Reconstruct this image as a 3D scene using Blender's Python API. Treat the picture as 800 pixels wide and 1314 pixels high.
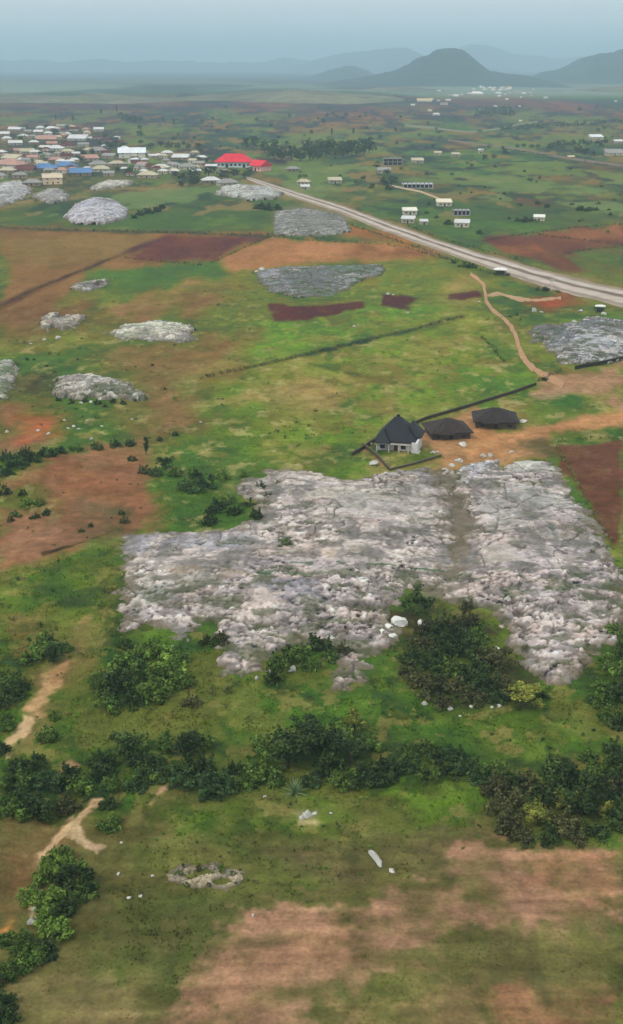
import bpy, bmesh, math, random
import numpy as np
from mathutils import Vector
for o in list(bpy.data.objects): bpy.data.objects.remove(o, do_unlink=True)
S = bpy.context.scene
COL = S.collection
R = math.radians
random.seed(7)
# ------------------------------------------------------------------ camera, sky, sun, exposure
H, FOC = 100.0, 1586.0                       # drone height in metres, focal length in units of the 800-wide photo
PITCH = math.atan(577 / FOC)
cam = bpy.data.cameras.new('camera'); cam_o = bpy.data.objects.new('camera', cam); COL.objects.link(cam_o)
cam_o.location = (0, 0, H); cam_o.rotation_euler = (math.pi/2 - PITCH, 0, 0)
cam.sensor_fit = 'VERTICAL'; cam.angle = 2*math.atan(657/FOC); cam.clip_start = 1; cam.clip_end = 120000
S.camera = cam_o
SUN_EL, SUN_ROT = R(52), R(-128)              # behind the camera on the left
w = bpy.data.worlds.new('World'); S.world = w; w.use_nodes = True
nt = w.node_tree; bg = nt.nodes['Background']
sky = nt.nodes.new('ShaderNodeTexSky'); sky.sky_type = 'NISHITA'; sky.sun_disc = False
sky.sun_elevation = SUN_EL; sky.sun_rotation = SUN_ROT; sky.air_density = 1.0; sky.dust_density = 3.0; sky.ozone_density = 1.5
mx = nt.nodes.new('ShaderNodeMix'); mx.data_type = 'RGBA'; mx.inputs[0].default_value = 0.78   # thin cloud veil over the blue
mx.inputs[7].default_value = (6.7, 7.3, 7.6, 1)
nt.links.new(sky.outputs[0], mx.inputs[6]); nt.links.new(mx.outputs[2], bg.inputs[0]); bg.inputs[1].default_value = 0.15
sl = bpy.data.lights.new('sun', 'SUN'); sl.energy = 1.5; sl.angle = R(10); sl.color = (1, .93, .83)
so = bpy.data.objects.new('sun', sl); COL.objects.link(so)
sd = Vector((math.sin(SUN_ROT)*math.cos(SUN_EL), math.cos(SUN_ROT)*math.cos(SUN_EL), math.sin(SUN_EL)))
so.rotation_euler = (-sd).to_track_quat('-Z', 'Y').to_euler()
S.view_settings.view_transform = 'Standard'; S.view_settings.look = 'None'
S.view_settings.gamma = 1; S.view_settings.use_curve_mapping = False
S.view_settings.exposure = -0.10
S.cycles.max_bounces = 4; S.cycles.diffuse_bounces = 2; S.cycles.volume_bounces = 1; S.cycles.use_denoising = True
S.cycles.transparent_max_bounces = 4
HAZE = 1.4e-4
# ------------------------------------------------------------------ maths helpers
CP, SP = math.cos(PITCH), math.sin(PITCH)
def ray(px, py):
    a, b = (px-400)/FOC, -(py-657)/FOC
    return a, CP + b*SP, -SP + b*CP
def P(px, py):
    dx, dy, dz = ray(px, py); t = H/-dz
    return dx*t, dy*t
def mpp(px, py):
    dx, dy, dz = ray(px, py); return (H/-dz)/FOC          # metres per photo unit there
def lift(px, py, D):
    dx, dy, dz = ray(px, py); t = D/dy
    return dx*t, H + dz*t
def lin(c):
    c = np.array(c, float)/255
    return np.where(c <= .04045, c/12.92, ((c+.055)/1.055)**2.4)
def clear_air(c, D):                                       # the colour the thing has without the air in between
    T = max(math.exp(-HAZE*D), .3); A = np.array((.36, .44, .50))
    return np.clip((lin(c) - A*(1-T)*.85)/T, .012, .85)
def _h(ix, iy, s):
    n = (ix.astype(np.int64)*374761393 + iy.astype(np.int64)*668265263 + s*1442695041) & 0x7fffffff
    n = ((n ^ (n >> 13))*1274126177) & 0x7fffffff
    n = ((n ^ (n >> 16))*668265263) & 0x7fffffff
    return (n ^ (n >> 15) & 0xffff).astype(float)/0x7fffffff
def vn(x, y, s=0):
    ix, iy = np.floor(x), np.floor(y); fx, fy = x-ix, y-iy
    ux, uy = fx*fx*fx*(fx*(fx*6-15)+10), fy*fy*fy*(fy*(fy*6-15)+10)
    a, b, c, d = _h(ix, iy, s), _h(ix+1, iy, s), _h(ix, iy+1, s), _h(ix+1, iy+1, s)
    return (a*(1-ux)+b*ux)*(1-uy) + (c*(1-ux)+d*ux)*uy
def fbm(x, y, s=0, o=4, g=.5):
    x, y = np.asarray(x, float), np.asarray(y, float)
    t, a, n = 0, 1.0, 0
    for k in range(o):
        t = t + a*(vn(x + 17.3*k, y - 9.1*k, s+k*7)*2-1); n += a; a *= g; x = x*2.03; y = y*2.03
    return t/n*1.6
def cells(x, y, s=0):
    ix, iy = np.floor(x), np.floor(y)
    f1 = np.full(x.shape, 9.0); f2 = f1.copy(); r = np.zeros(x.shape); ox = r.copy(); oy = r.copy()
    for i in (-1, 0, 1):
        for j in (-1, 0, 1):
            cx, cy = ix+i, iy+j
            dx, dy = x-(cx+_h(cx, cy, s)), y-(cy+_h(cx, cy, s+31))
            d = dx*dx+dy*dy; m = d < f1
            f2 = np.where(m, f1, np.minimum(f2, d)); f1 = np.where(m, d, f1)
            r = np.where(m, _h(cx, cy, s+77), r); ox = np.where(m, dx, ox); oy = np.where(m, dy, oy)
    return np.sqrt(f1), np.sqrt(f2), r, ox, oy
def sstep(a, b, x):
    t = np.clip((x-a)/(b-a), 0, 1); return t*t*(3-2*t)
def sdist(px, py, poly):                                   # signed distance, positive inside
    d = np.full(px.shape, 1e18); ins = np.zeros(px.shape, bool); n = len(poly)
    for i in range(n):
        (ax, ay), (bx, by) = poly[i], poly[(i+1) % n]
        ex, ey = bx-ax, by-ay; L = ex*ex+ey*ey+1e-12
        t = np.clip(((px-ax)*ex+(py-ay)*ey)/L, 0, 1)
        d = np.minimum(d, (px-ax-t*ex)**2+(py-ay-t*ey)**2)
        if ay != by:
            c = ((ay > py) != (by > py)) & (px < ex*(py-ay)/(by-ay)+ax); ins ^= c
    return np.where(ins, 1, -1)*np.sqrt(d)
def hz(x, y):                                              # height of the land
    x, y = np.asarray(x, float), np.asarray(y, float); D = np.hypot(x, y)
    n = .55*fbm(x/30, y/30, 3, 3)*np.clip(1.4-D/700, 0, 1)
    far = sstep(1800, 4300, D)*(1-sstep(5200, 8000, D))*(5+7*fbm(x/1300, y/900, 5, 3))
    hill = 12*np.exp(-((x+80)/420)**2-((y-3900)/500)**2) + 8*np.exp(-((x-900)/300)**2-((y-4600)/500)**2)
    mound = 2.6*np.exp(-((x+74)/17)**2-((y-305)/22)**2)
    gul = -.9*np.exp(-((x+36-.16*(y-150))/2.2)**2)*sstep(120, 130, y)*(1-sstep(172, 190, y))
    return n + far + hill + mound + gul
def hz1(x, y): return float(hz(np.array([x]), np.array([y]))[0])
# ------------------------------------------------------------------ materials
def new_mat(name, rough=.9):
    m = bpy.data.materials.new(name); m.use_nodes = True
    b = m.node_tree.nodes['Principled BSDF']; b.inputs['Roughness'].default_value = rough
    b.inputs['Specular IOR Level'].default_value = .15
    return m, m.node_tree, b
def surface(name, attr=None, color=(.5, .5, .5), scales=((1, .3),), bump=0.0, bscale=2.0, rough=.9, per_object=0.0, aniso=(1, 1, 1), tint=None):
    """base colour (attribute or constant) varied by object-space noises: (size in metres, strength)"""
    m, t, b = new_mat(name, rough); N, L = t.nodes.new, t.links.new
    if attr:
        a = N('ShaderNodeAttribute'); a.attribute_name = attr; src = a.outputs['Color']
    else:
        a = N('ShaderNodeRGB'); a.outputs[0].default_value = (*color, 1); src = a.outputs[0]
    tc = N('ShaderNodeTexCoord'); mp = N('ShaderNodeMapping'); mp.inputs['Scale'].default_value = aniso
    L(tc.outputs['Object'], mp.inputs[0]); f = None
    for i, (sz, st) in enumerate(scales):
        n = N('ShaderNodeTexNoise'); n.inputs['Scale'].default_value = 1/sz; n.inputs['Detail'].default_value = 3
        L(mp.outputs[0], n.inputs['Vector'])
        r = N('ShaderNodeMapRange'); r.inputs[1].default_value = .25; r.inputs[2].default_value = .75
        r.inputs[3].default_value = 1-st; r.inputs[4].default_value = 1+st; L(n.outputs[0], r.inputs[0])
        if f is None: f = r.outputs[0]
        else:
            q = N('ShaderNodeMath'); q.operation = 'MULTIPLY'; L(f, q.inputs[0]); L(r.outputs[0], q.inputs[1]); f = q.outputs[0]
        last = n
    if per_object:
        oi = N('ShaderNodeObjectInfo'); r = N('ShaderNodeMapRange'); r.inputs[3].default_value = 1-per_object; r.inputs[4].default_value = 1+per_object
        L(oi.outputs['Random'], r.inputs[0]); q = N('ShaderNodeMath'); q.operation = 'MULTIPLY'; L(f, q.inputs[0]); L(r.outputs[0], q.inputs[1]); f = q.outputs[0]
    v = N('ShaderNodeVectorMath'); v.operation = 'SCALE'; L(src, v.inputs[0]); L(f, v.inputs['Scale']); out = v.outputs[0]
    if tint:                                                # second pigment in patches of its own
        n = N('ShaderNodeTexNoise'); n.inputs['Scale'].default_value = 1/tint[1]; n.inputs['Detail'].default_value = 4; L(mp.outputs[0], n.inputs['Vector'])
        r = N('ShaderNodeMapRange'); r.inputs[1].default_value = .48; r.inputs[2].default_value = .68; r.inputs[4].default_value = tint[2]; L(n.outputs[0], r.inputs[0])
        k = N('ShaderNodeMix'); k.data_type = 'RGBA'; k.blend_type = 'MULTIPLY'; L(r.outputs[0], k.inputs[0]); L(out, k.inputs[6]); k.inputs[7].default_value = (*tint[0], 1); out = k.outputs[2]
    L(out, b.inputs['Base Color'])
    if bump:
        n = N('ShaderNodeTexNoise'); n.inputs['Scale'].default_value = 1/bscale; n.inputs['Detail'].default_value = 5; L(tc.outputs['Object'], n.inputs['Vector'])
        bp = N('ShaderNodeBump'); bp.inputs['Strength'].default_value = bump; bp.inputs['Distance'].default_value = bscale*.35
        L(n.outputs[0], bp.inputs['Height']); L(bp.outputs[0], b.inputs['Normal'])
    return m
_mc = {}
def plain(rgb, D=0, rough=.8, grain=1.2, st=.14):
    k = (tuple(rgb), round(D/400), rough)
    if k not in _mc:
        _mc[k] = surface('surface_%d' % len(_mc), color=tuple(clear_air(rgb, D)), scales=((grain, st), (grain*6, st)), rough=rough)
    return _mc[k]
M_GROUND = surface('earth_and_grass', attr='albedo', scales=((.5, .22), (2.2, .24), (14, .13), (90, .08)), bump=.55, bscale=1.1, tint=((.72, .86, .62), 5.0, .5))
M_ROCK = surface('weathered_gneiss', attr='albedo', scales=((.45, .16), (1.6, .15), (7, .12)), bump=.6, bscale=.8, aniso=(1, 1.3, 1.6), tint=((.80, .76, .74), 3.5, .55))
M_STONE = surface('pale_stone', color=(.50, .475, .42), scales=((.5, .18), (1.5, .14)), bump=.4, bscale=.5, per_object=.18)
M_WHITE = surface('bare_white_stone', color=(.74, .72, .66), scales=((.5, .12), (1.5, .1)), bump=.4, bscale=.5, per_object=.1)
M_ROAD = surface('graded_road', attr='albedo', scales=((1.0, .10), (6, .10)), bump=.1, bscale=1)
M_HILL = surface('wooded_hills', color=(.018, .034, .032), scales=((45, .5), (300, .35)), bump=.8, bscale=90)
M_TUFT = surface('grass_blades', attr='albedo', scales=((3, .2),))
M_BARK = surface('bark', color=(.085, .065, .045), scales=((.3, .3),))
# ------------------------------------------------------------------ object helpers
REG = []                                                     # things waiting for their label
def link(name, me, m=None, parent=None):
    o = bpy.data.objects.new(name, me); COL.objects.link(o)
    if m and not me.materials: me.materials.append(m)
    if parent: o.parent = parent
    return o
def mesh_np(name, V, F, nv=4):
    V = np.asarray(V, np.float32).reshape(-1, 3); F = np.asarray(F, np.int32).reshape(-1, nv)
    me = bpy.data.meshes.new(name); me.vertices.add(len(V)); me.vertices.foreach_set('co', V.ravel())
    me.loops.add(F.size); me.loops.foreach_set('vertex_index', F.ravel())
    me.polygons.add(len(F)); me.polygons.foreach_set('loop_start', np.arange(0, F.size, nv, dtype=np.int32))
    me.update(calc_edges=True); return me
def attr_col(me, C, name='albedo'):
    a = me.attributes.new(name, 'FLOAT_COLOR', 'POINT'); C = np.c_[C, np.ones(len(C))].astype(np.float32); a.data.foreach_set('color', C.ravel())
def root(name, loc, rz=0):
    o = bpy.data.objects.new(name, None); COL.objects.link(o); o.location = loc; o.rotation_euler.z = rz; o.empty_display_size = .5
    return o
def reg(o, cat, look, noun, place, px, py, group=None, seps=9):
    o['category'] = cat
    if group: o['group'] = group
    REG.append((o, look, noun, place, px, py, seps))
def fixed(o, cat, label, group=None):
    o['category'] = cat; o['label'] = label
    if group: o['group'] = group
def structure(o, kind='structure'): o['kind'] = kind; return o
class MB:
    def __init__(s): s.v = []; s.f = []
    def poly(s, pts):
        n = len(s.v); s.v += [tuple(p) for p in pts]; s.f.append(tuple(range(n, n+len(pts)))); return s
    def box(s, x0, x1, y0, y1, z0, z1):
        n = len(s.v); s.v += [(x0,y0,z0),(x1,y0,z0),(x1,y1,z0),(x0,y1,z0),(x0,y0,z1),(x1,y0,z1),(x1,y1,z1),(x0,y1,z1)]
        s.f += [tuple(n+i for i in q) for q in ((0,3,2,1),(4,5,6,7),(0,1,5,4),(1,2,6,5),(2,3,7,6),(3,0,4,7))]; return s
    def tube(s, a, b, r0, r1, k=6):
        a, b = Vector(a), Vector(b); d = (b-a).normalized(); u = d.orthogonal().normalized(); v = d.cross(u); n = len(s.v)
        for c, r in ((a, r0), (b, r1)):
            for i in range(k):
                t = 2*math.pi*i/k; s.v.append(tuple(c+u*math.cos(t)*r+v*math.sin(t)*r))
        for i in range(k): j = (i+1) % k; s.f.append((n+i, n+j, n+k+j, n+k+i))
        s.f.append(tuple(n+k+i for i in range(k))); return s
    def hip(s, x0, x1, y0, y1, z0, rise, th=.18, ridge=None):   # hipped roof with a fascia
        w, d = x1-x0, y1-y0
        if w >= d: k = d/2 if ridge is None else (w-ridge)/2; a, b = (x0+k, (y0+y1)/2), (x1-k, (y0+y1)/2)
        else: k = w/2; a, b = ((x0+x1)/2, y0+k), ((x0+x1)/2, y1-k)
        n = len(s.v); z1 = z0+th
        s.v += [(x0,y0,z0),(x1,y0,z0),(x1,y1,z0),(x0,y1,z0),(x0,y0,z1),(x1,y0,z1),(x1,y1,z1),(x0,y1,z1),(*a,z1+rise),(*b,z1+rise)]
        s.f += [tuple(n+i for i in q) for q in ((0,3,2,1),(0,1,5,4),(1,2,6,5),(2,3,7,6),(3,0,4,7))]
        if w >= d: q = ((4,5,9,8),(5,6,9),(6,7,8,9),(7,4,8))
        else: q = ((4,5,8),(5,6,9,8),(6,7,9),(7,4,8,9))
        s.f += [tuple(n+i for i in t) for t in q]; return s
    def gable(s, x0, x1, y0, y1, z0, rise, th=.18):              # ridge along x
        ym = (y0+y1)/2; n = len(s.v); z1 = z0+th
        s.v += [(x0,y0,z0),(x1,y0,z0),(x1,y1,z0),(x0,y1,z0),(x0,y0,z1),(x1,y0,z1),(x1,y1,z1),(x0,y1,z1),(x0,ym,z1+rise),(x1,ym,z1+rise)]
        s.f += [tuple(n+i for i in q) for q in ((0,3,2,1),(0,1,5,4),(2,3,7,6),(4,5,9,8),(6,7,8,9),(5,1,2,6,9),(7,3,0,4,8))]; return s
    def build(s, name, m, parent=None):
        me = bpy.data.meshes.new(name); me.from_pydata(s.v, [], s.f); me.update(); return link(name, me, m, parent)
def copy_thing(o, loc, rz=0, sc=1.0):
    c = o.copy(); COL.objects.link(c); c.location = loc; c.rotation_euler = (0, 0, rz); c.scale = sc if isinstance(sc, tuple) else (sc, sc, sc)
    for ch in o.children:
        k = ch.copy(); COL.objects.link(k); k.parent = c
        for g in ch.children:
            h = g.copy(); COL.objects.link(h); h.parent = k
    return c
# ------------------------------------------------------------------ GROUND: one sheet to the horizon, its land cover per vertex
az = np.r_[np.linspace(-180, -24, 60, endpoint=False), np.linspace(-24, 24, 700), np.linspace(24, 180, 60, endpoint=False)[1:], [180]]
az = np.unique(az)*math.pi/180
dep = np.r_[np.linspace(89.0, 44, 14, endpoint=False), np.linspace(44, 1.0, 900, endpoint=False), np.geomspace(1.0, .145, 60)]
rad = H/np.tan(dep*math.pi/180)
A, RR = np.meshgrid(az, rad); GX = (RR*np.sin(A)).ravel(); GY = (RR*np.cos(A)).ravel(); GD = np.hypot(GX, GY)
def row_py(x, y):                                          # distance band expressed in rows of the photo
    t = np.where(y > 1, (H-hz(x, y))/np.maximum(y, 1), 50); a = np.arctan(t)-PITCH
    return np.where(y > 1, 657+FOC*np.tan(np.clip(a, -1.2, 1.2)), 5000)
ROW = row_py(GX, GY)
def layer(c0, c1, k): return c0[None]*(1-k[:, None])+c1[None]*k[:, None]
GC = np.zeros((len(GX), 3))
stre = sstep(-.25, .35, fbm(GX/260, GY/900, 11, 4)); fine = sstep(-.3, .3, fbm(GX/9, GY/14, 13, 4)); mid = sstep(-.3, .3, fbm(GX/45, GY/70, 14, 4))
near = layer(lin((78, 104, 42)), lin((98, 112, 50)), mid)*(.8+.4*fine[:, None])
midc = layer(lin((84, 106, 58)), lin((112, 102, 72)), stre)
farc = layer(lin((98,124,98)), lin((126,118,100)), stre)
bey = layer(lin((112,134,140)), lin((138,156,160)), sstep(-.3, .3, fbm(GX/900, GY/2600, 12, 5, .65)))
k1 = sstep(215, 330, ROW)[:, None]; GC = midc*(1-k1)+near*k1
k1 = sstep(165, 235, ROW)[:, None]; GC = farc*(1-k1)+GC*k1
k1 = sstep(117, 132, ROW)[:, None]; GC = bey*(1-k1)+GC*k1
VEG = sstep(330, 480, ROW)*1.0
GRID = None
def paint(poly, rgb, op=1.0, soft=1.0, warp=1.0, veg=0.0, rag=.5, sd=[50]):
    sd[0] += 1; s_ = sd[0]
    Wp = np.array([P(*p) for p in poly]); cx, cy = Wp.mean(0); D = math.hypot(cx, cy)
    k = min(1.0, 1.6*H/D); s = .0045*D*soft; wa = .0055*D*warp; wl = .05*D
    Q = Wp.copy(); Q[:, 1] *= k
    m = 3*(s+wa)
    lo, hi = Q.min(0)-m, Q.max(0)+m
    idx = np.nonzero((GX > lo[0]) & (GX < hi[0]) & (GY*k > lo[1]) & (GY*k < hi[1]))[0]
    if not len(idx): return
    x, y = GX[idx], GY[idx]*k
    wx = x+wa*fbm(x/wl, y/wl, s_, 5, .6); wy = y+wa*fbm(x/wl+40, y/wl-20, s_+3, 5, .6)
    d = sdist(wx, wy, Q.tolist())
    d = d + rag*s*1.6*fbm(x/(wl*.3), y/(wl*.3), s_+9, 3)
    a = sstep(-s, s, d)*op
    if op < 1: a = a*np.clip(.75+.55*fbm(x/(wl*.8), y/(wl*.5), s_+5, 4), 0, 1.3/ max(op, .5)).clip(0, 1)
    c = lin(rgb)
    v = 1+.22*fbm(x/(wl*.5), y/(wl*.35), s_+21, 5, .65)
    GC[idx] = GC[idx]*(1-a[:, None])+(c[None]*v[:, None])*a[:, None]
    VEG[idx] = VEG[idx]*(1-a)+veg*a
def ribbon_poly(pts, w0, w1=None):
    w1 = w0 if w1 is None else w1; up, dn = [], []
    for i, (x, y) in enumerate(pts):
        w = w0+(w1-w0)*i/(len(pts)-1); a = pts[max(i-1, 0)]; b = pts[min(i+1, len(pts)-1)]
        tx, ty = b[0]-a[0], b[1]-a[1]; L = math.hypot(tx, ty); nx, ny = -ty/L, tx/L
        up.append((x+nx*w/2, y+ny*w/2)); dn.append((x-nx*w/2, y-ny*w/2))
    return up+dn[::-1]
def line(pts, w0, rgb, w1=None, **k): paint(ribbon_poly(pts, w0, w1), rgb, soft=k.pop('soft', .35), warp=k.pop('warp', .4), **k)
# ---- far plain
paint([(300,141),(380,129),(470,140),(510,165),(420,173),(330,166)], (132,112,94), .8)
paint([(0,150),(110,138),(200,150),(190,172),(80,172),(0,165)], (114,104,96), .8)
paint([(190,140),(290,138),(325,165),(285,190),(200,180)], (88,120,88), .85)
paint([(230,160),(300,160),(320,168),(240,172)], (120,140,108), .6)
paint([(500,146),(560,140),(585,168),(520,176)], (134,110,90), .7)
paint([(560,150),(690,150),(645,172),(570,172)], (84,120,90), .8)
paint([(640,160),(800,150),(800,176),(660,182)], (94,122,84), .8)
paint([(700,168),(800,160),(800,170),(720,178)], (124,122,90), .6)
paint([(415,180),(480,172),(488,182),(425,190)], (134,140,102), .7)
paint([(390,196),(490,194),(500,206),(400,210)], (108,120,84), .7)
paint([(490,200),(640,195),(640,224),(560,227),(500,215)], (90,120,72), .85)
paint([(380,215),(500,212),(520,228),(400,232)], (110,122,74), .7)
paint([(556,236),(640,230),(672,256),(560,252)], (142,104,76), .85)
paint([(640,230),(700,240),(705,264),(655,264)], (104,82,62), .8)
paint([(676,215),(740,224),(800,231),(800,239),(700,233)], (158,114,86), .8)
paint([(600,258),(680,264),(722,288),(612,292)], (80,116,56), .8)
paint([(700,242),(800,236),(800,284),(720,286)], (88,110,68), .8)
paint([(500,262),(600,250),(620,300),(560,300)], (86,114,66), .7)
paint([(465,240),(500,228),(505,240),(490,252),(468,250)], (192,156,106), .8)
paint([(440,256),(492,250),(502,263),(450,270)], (150,108,82), .7)
paint([(400,240),(470,235),(480,262),(420,258)], (104,112,72), .7)
paint([(200,250),(250,248),(246,266),(204,266)], (164,118,78), .85)
paint([(0,170),(200,165),(345,206),(330,226),(200,240),(0,235)], (112,106,92), .7)
paint([(120,205),(180,205),(200,225),(130,228)], (100,112,72), .7)
paint([(0,258),(332,258),(352,292),(0,293)], (82,106,60), .9)
paint([(350,270),(455,262),(450,304),(352,302)], (124,124,112), .7)
paint([(345,295),(352,278),(380,300)], (150,140,110), .6)
rg = random.Random(41)
FPAL = [(96,118,78), (84,108,74), (112,124,88), (128,110,88), (140,120,96), (104,92,76), (76,94,68), (120,128,92), (148,126,98), (90,104,80)]
for k in range(300):                                         # small strip fields of the far plain
    py = 131+rg.random()**1.4*150; px = rg.uniform(-20, 820); s_ = (py-95)/100
    if py > 226+.19*(px-320) and px > 320 and py > 255: continue
    if py > 262 and px < 330: continue
    w2 = rg.uniform(14, 60)*(.5+s_*.5); h2 = rg.uniform(1.2, 5)*s_; sl_ = rg.uniform(-.10, .16)
    paint([(px-w2, py-h2-sl_*w2), (px+w2*.8, py-h2*.8+sl_*w2), (px+w2, py+h2+sl_*w2), (px-w2*.9, py+h2*.9-sl_*w2)], rg.choice(FPAL), rg.uniform(.5, .9), soft=.8, warp=.6)
for k in range(170):                                          # dark field edges
    py = 134+rg.random()**1.3*145; px = rg.uniform(0, 800); L = rg.uniform(15, 70)
    if (py > 226+.19*(px-320) and px > 320 and py > 250) or (py > 262 and px < 330): continue
    sl_ = rg.uniform(-.08, .2); line([(px-L, py-sl_*L), (px, py+rg.uniform(-.6, .6)), (px+L, py+sl_*L)], rg.uniform(1.2, 3), rg.choice(((52,68,50), (66,62,52), (58,78,54))), op=rg.uniform(.5, .9))
# ---- fields either side of the road
paint([(600,309),(700,296),(800,288),(800,320),(742,322),(800,348),(742,350),(655,328)], (112,76,62))
paint([(700,301),(800,290),(800,311),(722,309)], (166,112,90), .9)
paint([(640,312),(690,312),(700,324),(652,322)], (160,96,76), .8)
paint([(735,328),(800,318),(800,362),(748,346)], (98,112,60), .9)
paint([(0,292),(345,300),(272,341),(130,347),(60,402),(0,437)], (142,104,74))
paint([(0,292),(212,298),(160,330),(60,347),(0,345)], (134,110,76), .85)
paint([(0,292),(100,293),(80,304),(0,312)], (120,84,66), .8)
paint([(225,299),(342,303),(272,336),(160,331)], (108,70,54))
paint([(345,304),(470,311),(558,320),(546,334),(440,341),(300,348),(264,342),(300,325)], (176,122,90))
paint([(470,313),(556,320),(546,336),(440,340)], (118,80,62), .95, soft=2)
paint([(430,289),(530,300),(562,319),(470,311),(440,304)], (168,106,70), .9)
paint([(110,346),(280,335),(290,360),(190,374),(116,368)], (82,112,55), soft=1.6)
paint([(120,398),(200,370),(310,354),(342,372),(300,397),(165,412)], (152,112,82), .95, soft=2.2)
paint([(245,392),(330,385),(312,402),(250,407)], (112,82,58), .85, soft=1.5)
paint([(200,384),(290,380),(280,388),(210,392)], (118,90,66), .7, soft=1.5)
paint([(0,402),(60,385),(124,378),(112,405),(50,432),(0,437)], (120,86,67), .95, soft=2)
line([(0,392),(60,366),(150,330),(215,304)], 8, (92,64,50), 4, soft=.8)
line([(0,293),(150,297),(345,303)], 4, (86,84,52), 3)
line([(312,230),(380,252),(440,272),(500,296),(560,317),(620,338),(680,358),(740,376),(800,393)], 12, (150,122,96), 20, op=.8, soft=1.2, warp=2)
line([(320,226),(440,264),(560,307),(680,342),(800,371)], 6, (140,116,92), 14, op=.8, soft=1.2, warp=2)
# ---- green middle ground
paint([(290,372),(345,350),(500,335),(600,345),(600,410),(380,450),(255,480),(250,430)], (92,112,52), .9, soft=3, veg=.6)
paint([(480,345),(560,334),(605,352),(570,380),(470,386),(400,382)], (126,130,58), .9, soft=2.2, veg=.6)
paint([(330,412),(460,396),(560,385),(602,405),(380,450),(260,470)], (106, 138, 54), .85, soft=2, veg=1)
paint([(255,492),(480,440),(622,405),(690,480),(560,532),(470,560),(330,592),(255,550)], (108, 128, 52), .9, soft=2.4, veg=1)
paint([(300,495),(400,474),(485,484),(440,526),(320,522)], (158,132,84), .95, soft=4, warp=2, veg=.5)
paint([(540,442),(622,426),(632,450),(560,462)], (160,140,84), .95, soft=3, warp=2, veg=.5)
paint([(300,540),(380,520),(420,540),(340,560)], (130,120,66), .6, soft=4, warp=2, veg=.7)
paint([(620,408),(662,430),(664,462),(640,478),(600,440)], (82,108,48), .85, soft=2, veg=1)
paint([(470,486),(600,470),(680,485),(560,528),(480,540)], (98, 132, 48), .8, soft=3, veg=1)
line([(255,486),(340,468),(440,444),(520,425),(600,406)], 5, (52,72,34), soft=.5, veg=.6)
line([(395,466),(450,478),(500,488),(545,503)], 4, (62,84,38), soft=.6, veg=.7); line([(430,545),(470,536),(510,522)], 4, (62,84,38), soft=.7, veg=.7); line([(440,528),(470,505),(500,486)], 6, (74,106,48), soft=1.2, veg=.8)
paint([(342,393),(400,391),(468,385),(466,398),(352,413)], (96,56,48), soft=.5)
paint([(415,406),(455,402),(452,418),(422,420)], (78,88,46), .95, soft=.5)
paint([(448,398),(500,396),(494,410),(462,412)], (118,94,58), .9, soft=.5)
paint([(494,379),(540,380),(526,398),(500,396)], (86,54,46), 1, soft=.5)
paint([(552,392),(590,352),(632,354),(642,374),(612,392)], (176,142,98), .65, soft=2)
paint([(577,375),(614,372),(618,380),(600,386),(578,384)], (98,64,48), 1, soft=.4)
paint([(662,386),(730,376),(764,392),(702,403)], (136,80,62), .95, soft=.6)
paint([(690,384),(722,382),(726,392),(700,394)], (160,72,58), .8)
paint([(255,445),(322,432),(292,461),(262,466)], (142,90,70), .9, soft=2)
paint([(0,437),(60,430),(110,410),(255,430),(262,560),(180,570),(0,602)], (78,104,50), .95, soft=2.5, veg=.9)
paint([(0,440),(120,425),(140,440),(40,462),(0,462)], (100,124,52), .8, soft=2.5, veg=1)
paint([(150,456),(240,446),(252,478),(168,486)], (138,104,74), .85, soft=3)
paint([(212,490),(262,498),(268,562),(190,562),(165,545)], (132,94,70), .85, soft=3, warp=1.6)
paint([(8,486),(74,478),(60,513),(10,516)], (72,68,52), .95, soft=1.5)
paint([(0,522),(60,514),(95,560),(62,592),(0,602)], (144,96,74), .95, soft=2.5)
paint([(25,532),(70,535),(70,560),(30,565)], (176,96,66), .8, soft=3)
paint([(60,520),(180,505),(215,540),(160,572),(95,580)], (72,98,46), .9, soft=2.5, veg=1)
paint([(0,592),(70,590),(200,560),(262,545),(262,552),(190,572),(120,578),(50,600),(0,635)], (50,66,36), .9, soft=1.5, veg=.6)
paint([(100,452),(250,438),(268,470),(262,560),(150,560),(110,500)], (136,102,72), .55, soft=4, warp=2, veg=.3)
paint([(0,400),(120,380),(200,400),(140,440),(0,450)], (128,94,70), .5, soft=4, warp=2, veg=.3)
paint([(260,436),(330,425),(310,470),(262,480)], (136,90,70), .6, soft=3, warp=2, veg=.2)
# ---- bare orange mound
paint([(0,634),(60,598),(130,579),(185,573),(182,600),(206,640),(206,667),(170,682),(110,702),(60,722),(0,736)], (140,96,72), 1, soft=2.2, warp=1.6)
paint([(100,590),(180,575),(178,594),(112,612)], (156,118,86), .8, soft=2.5)
paint([(60,606),(150,600),(190,640),(190,664),(120,660),(75,640)], (150,98,72), .7, soft=3)
paint([(10,640),(40,624),(76,650),(62,666),(14,674)], (72,94,44), .95, soft=1.4, veg=1)
paint([(110,640),(152,650),(160,680),(100,692)], (112,88,70), .85, soft=3)
paint([(0,662),(60,662),(110,692),(40,717),(0,722)], (152,108,86), .8, soft=3)
paint([(150,652),(170,658),(168,680),(140,690)], (84,80,52), .9, soft=2)
line([(55,712),(110,694),(140,682)], 4, (66,60,42), 2)
paint([(60,714),(100,701),(118,708),(60,722),(48,744),(38,738)], (176,112,78), .95)
paint([(192,572),(260,560),(335,590),(312,640),(302,678),(200,674),(208,640)], (74,97,44), .95, soft=2, veg=1)
paint([(280,600),(320,604),(310,640),(280,640)], (104,116,70), .8, soft=2, veg=.7)
paint([(390,596),(440,575),(500,575),(470,600),(440,618)], (62,96,42), .9, soft=2, veg=1)
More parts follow.
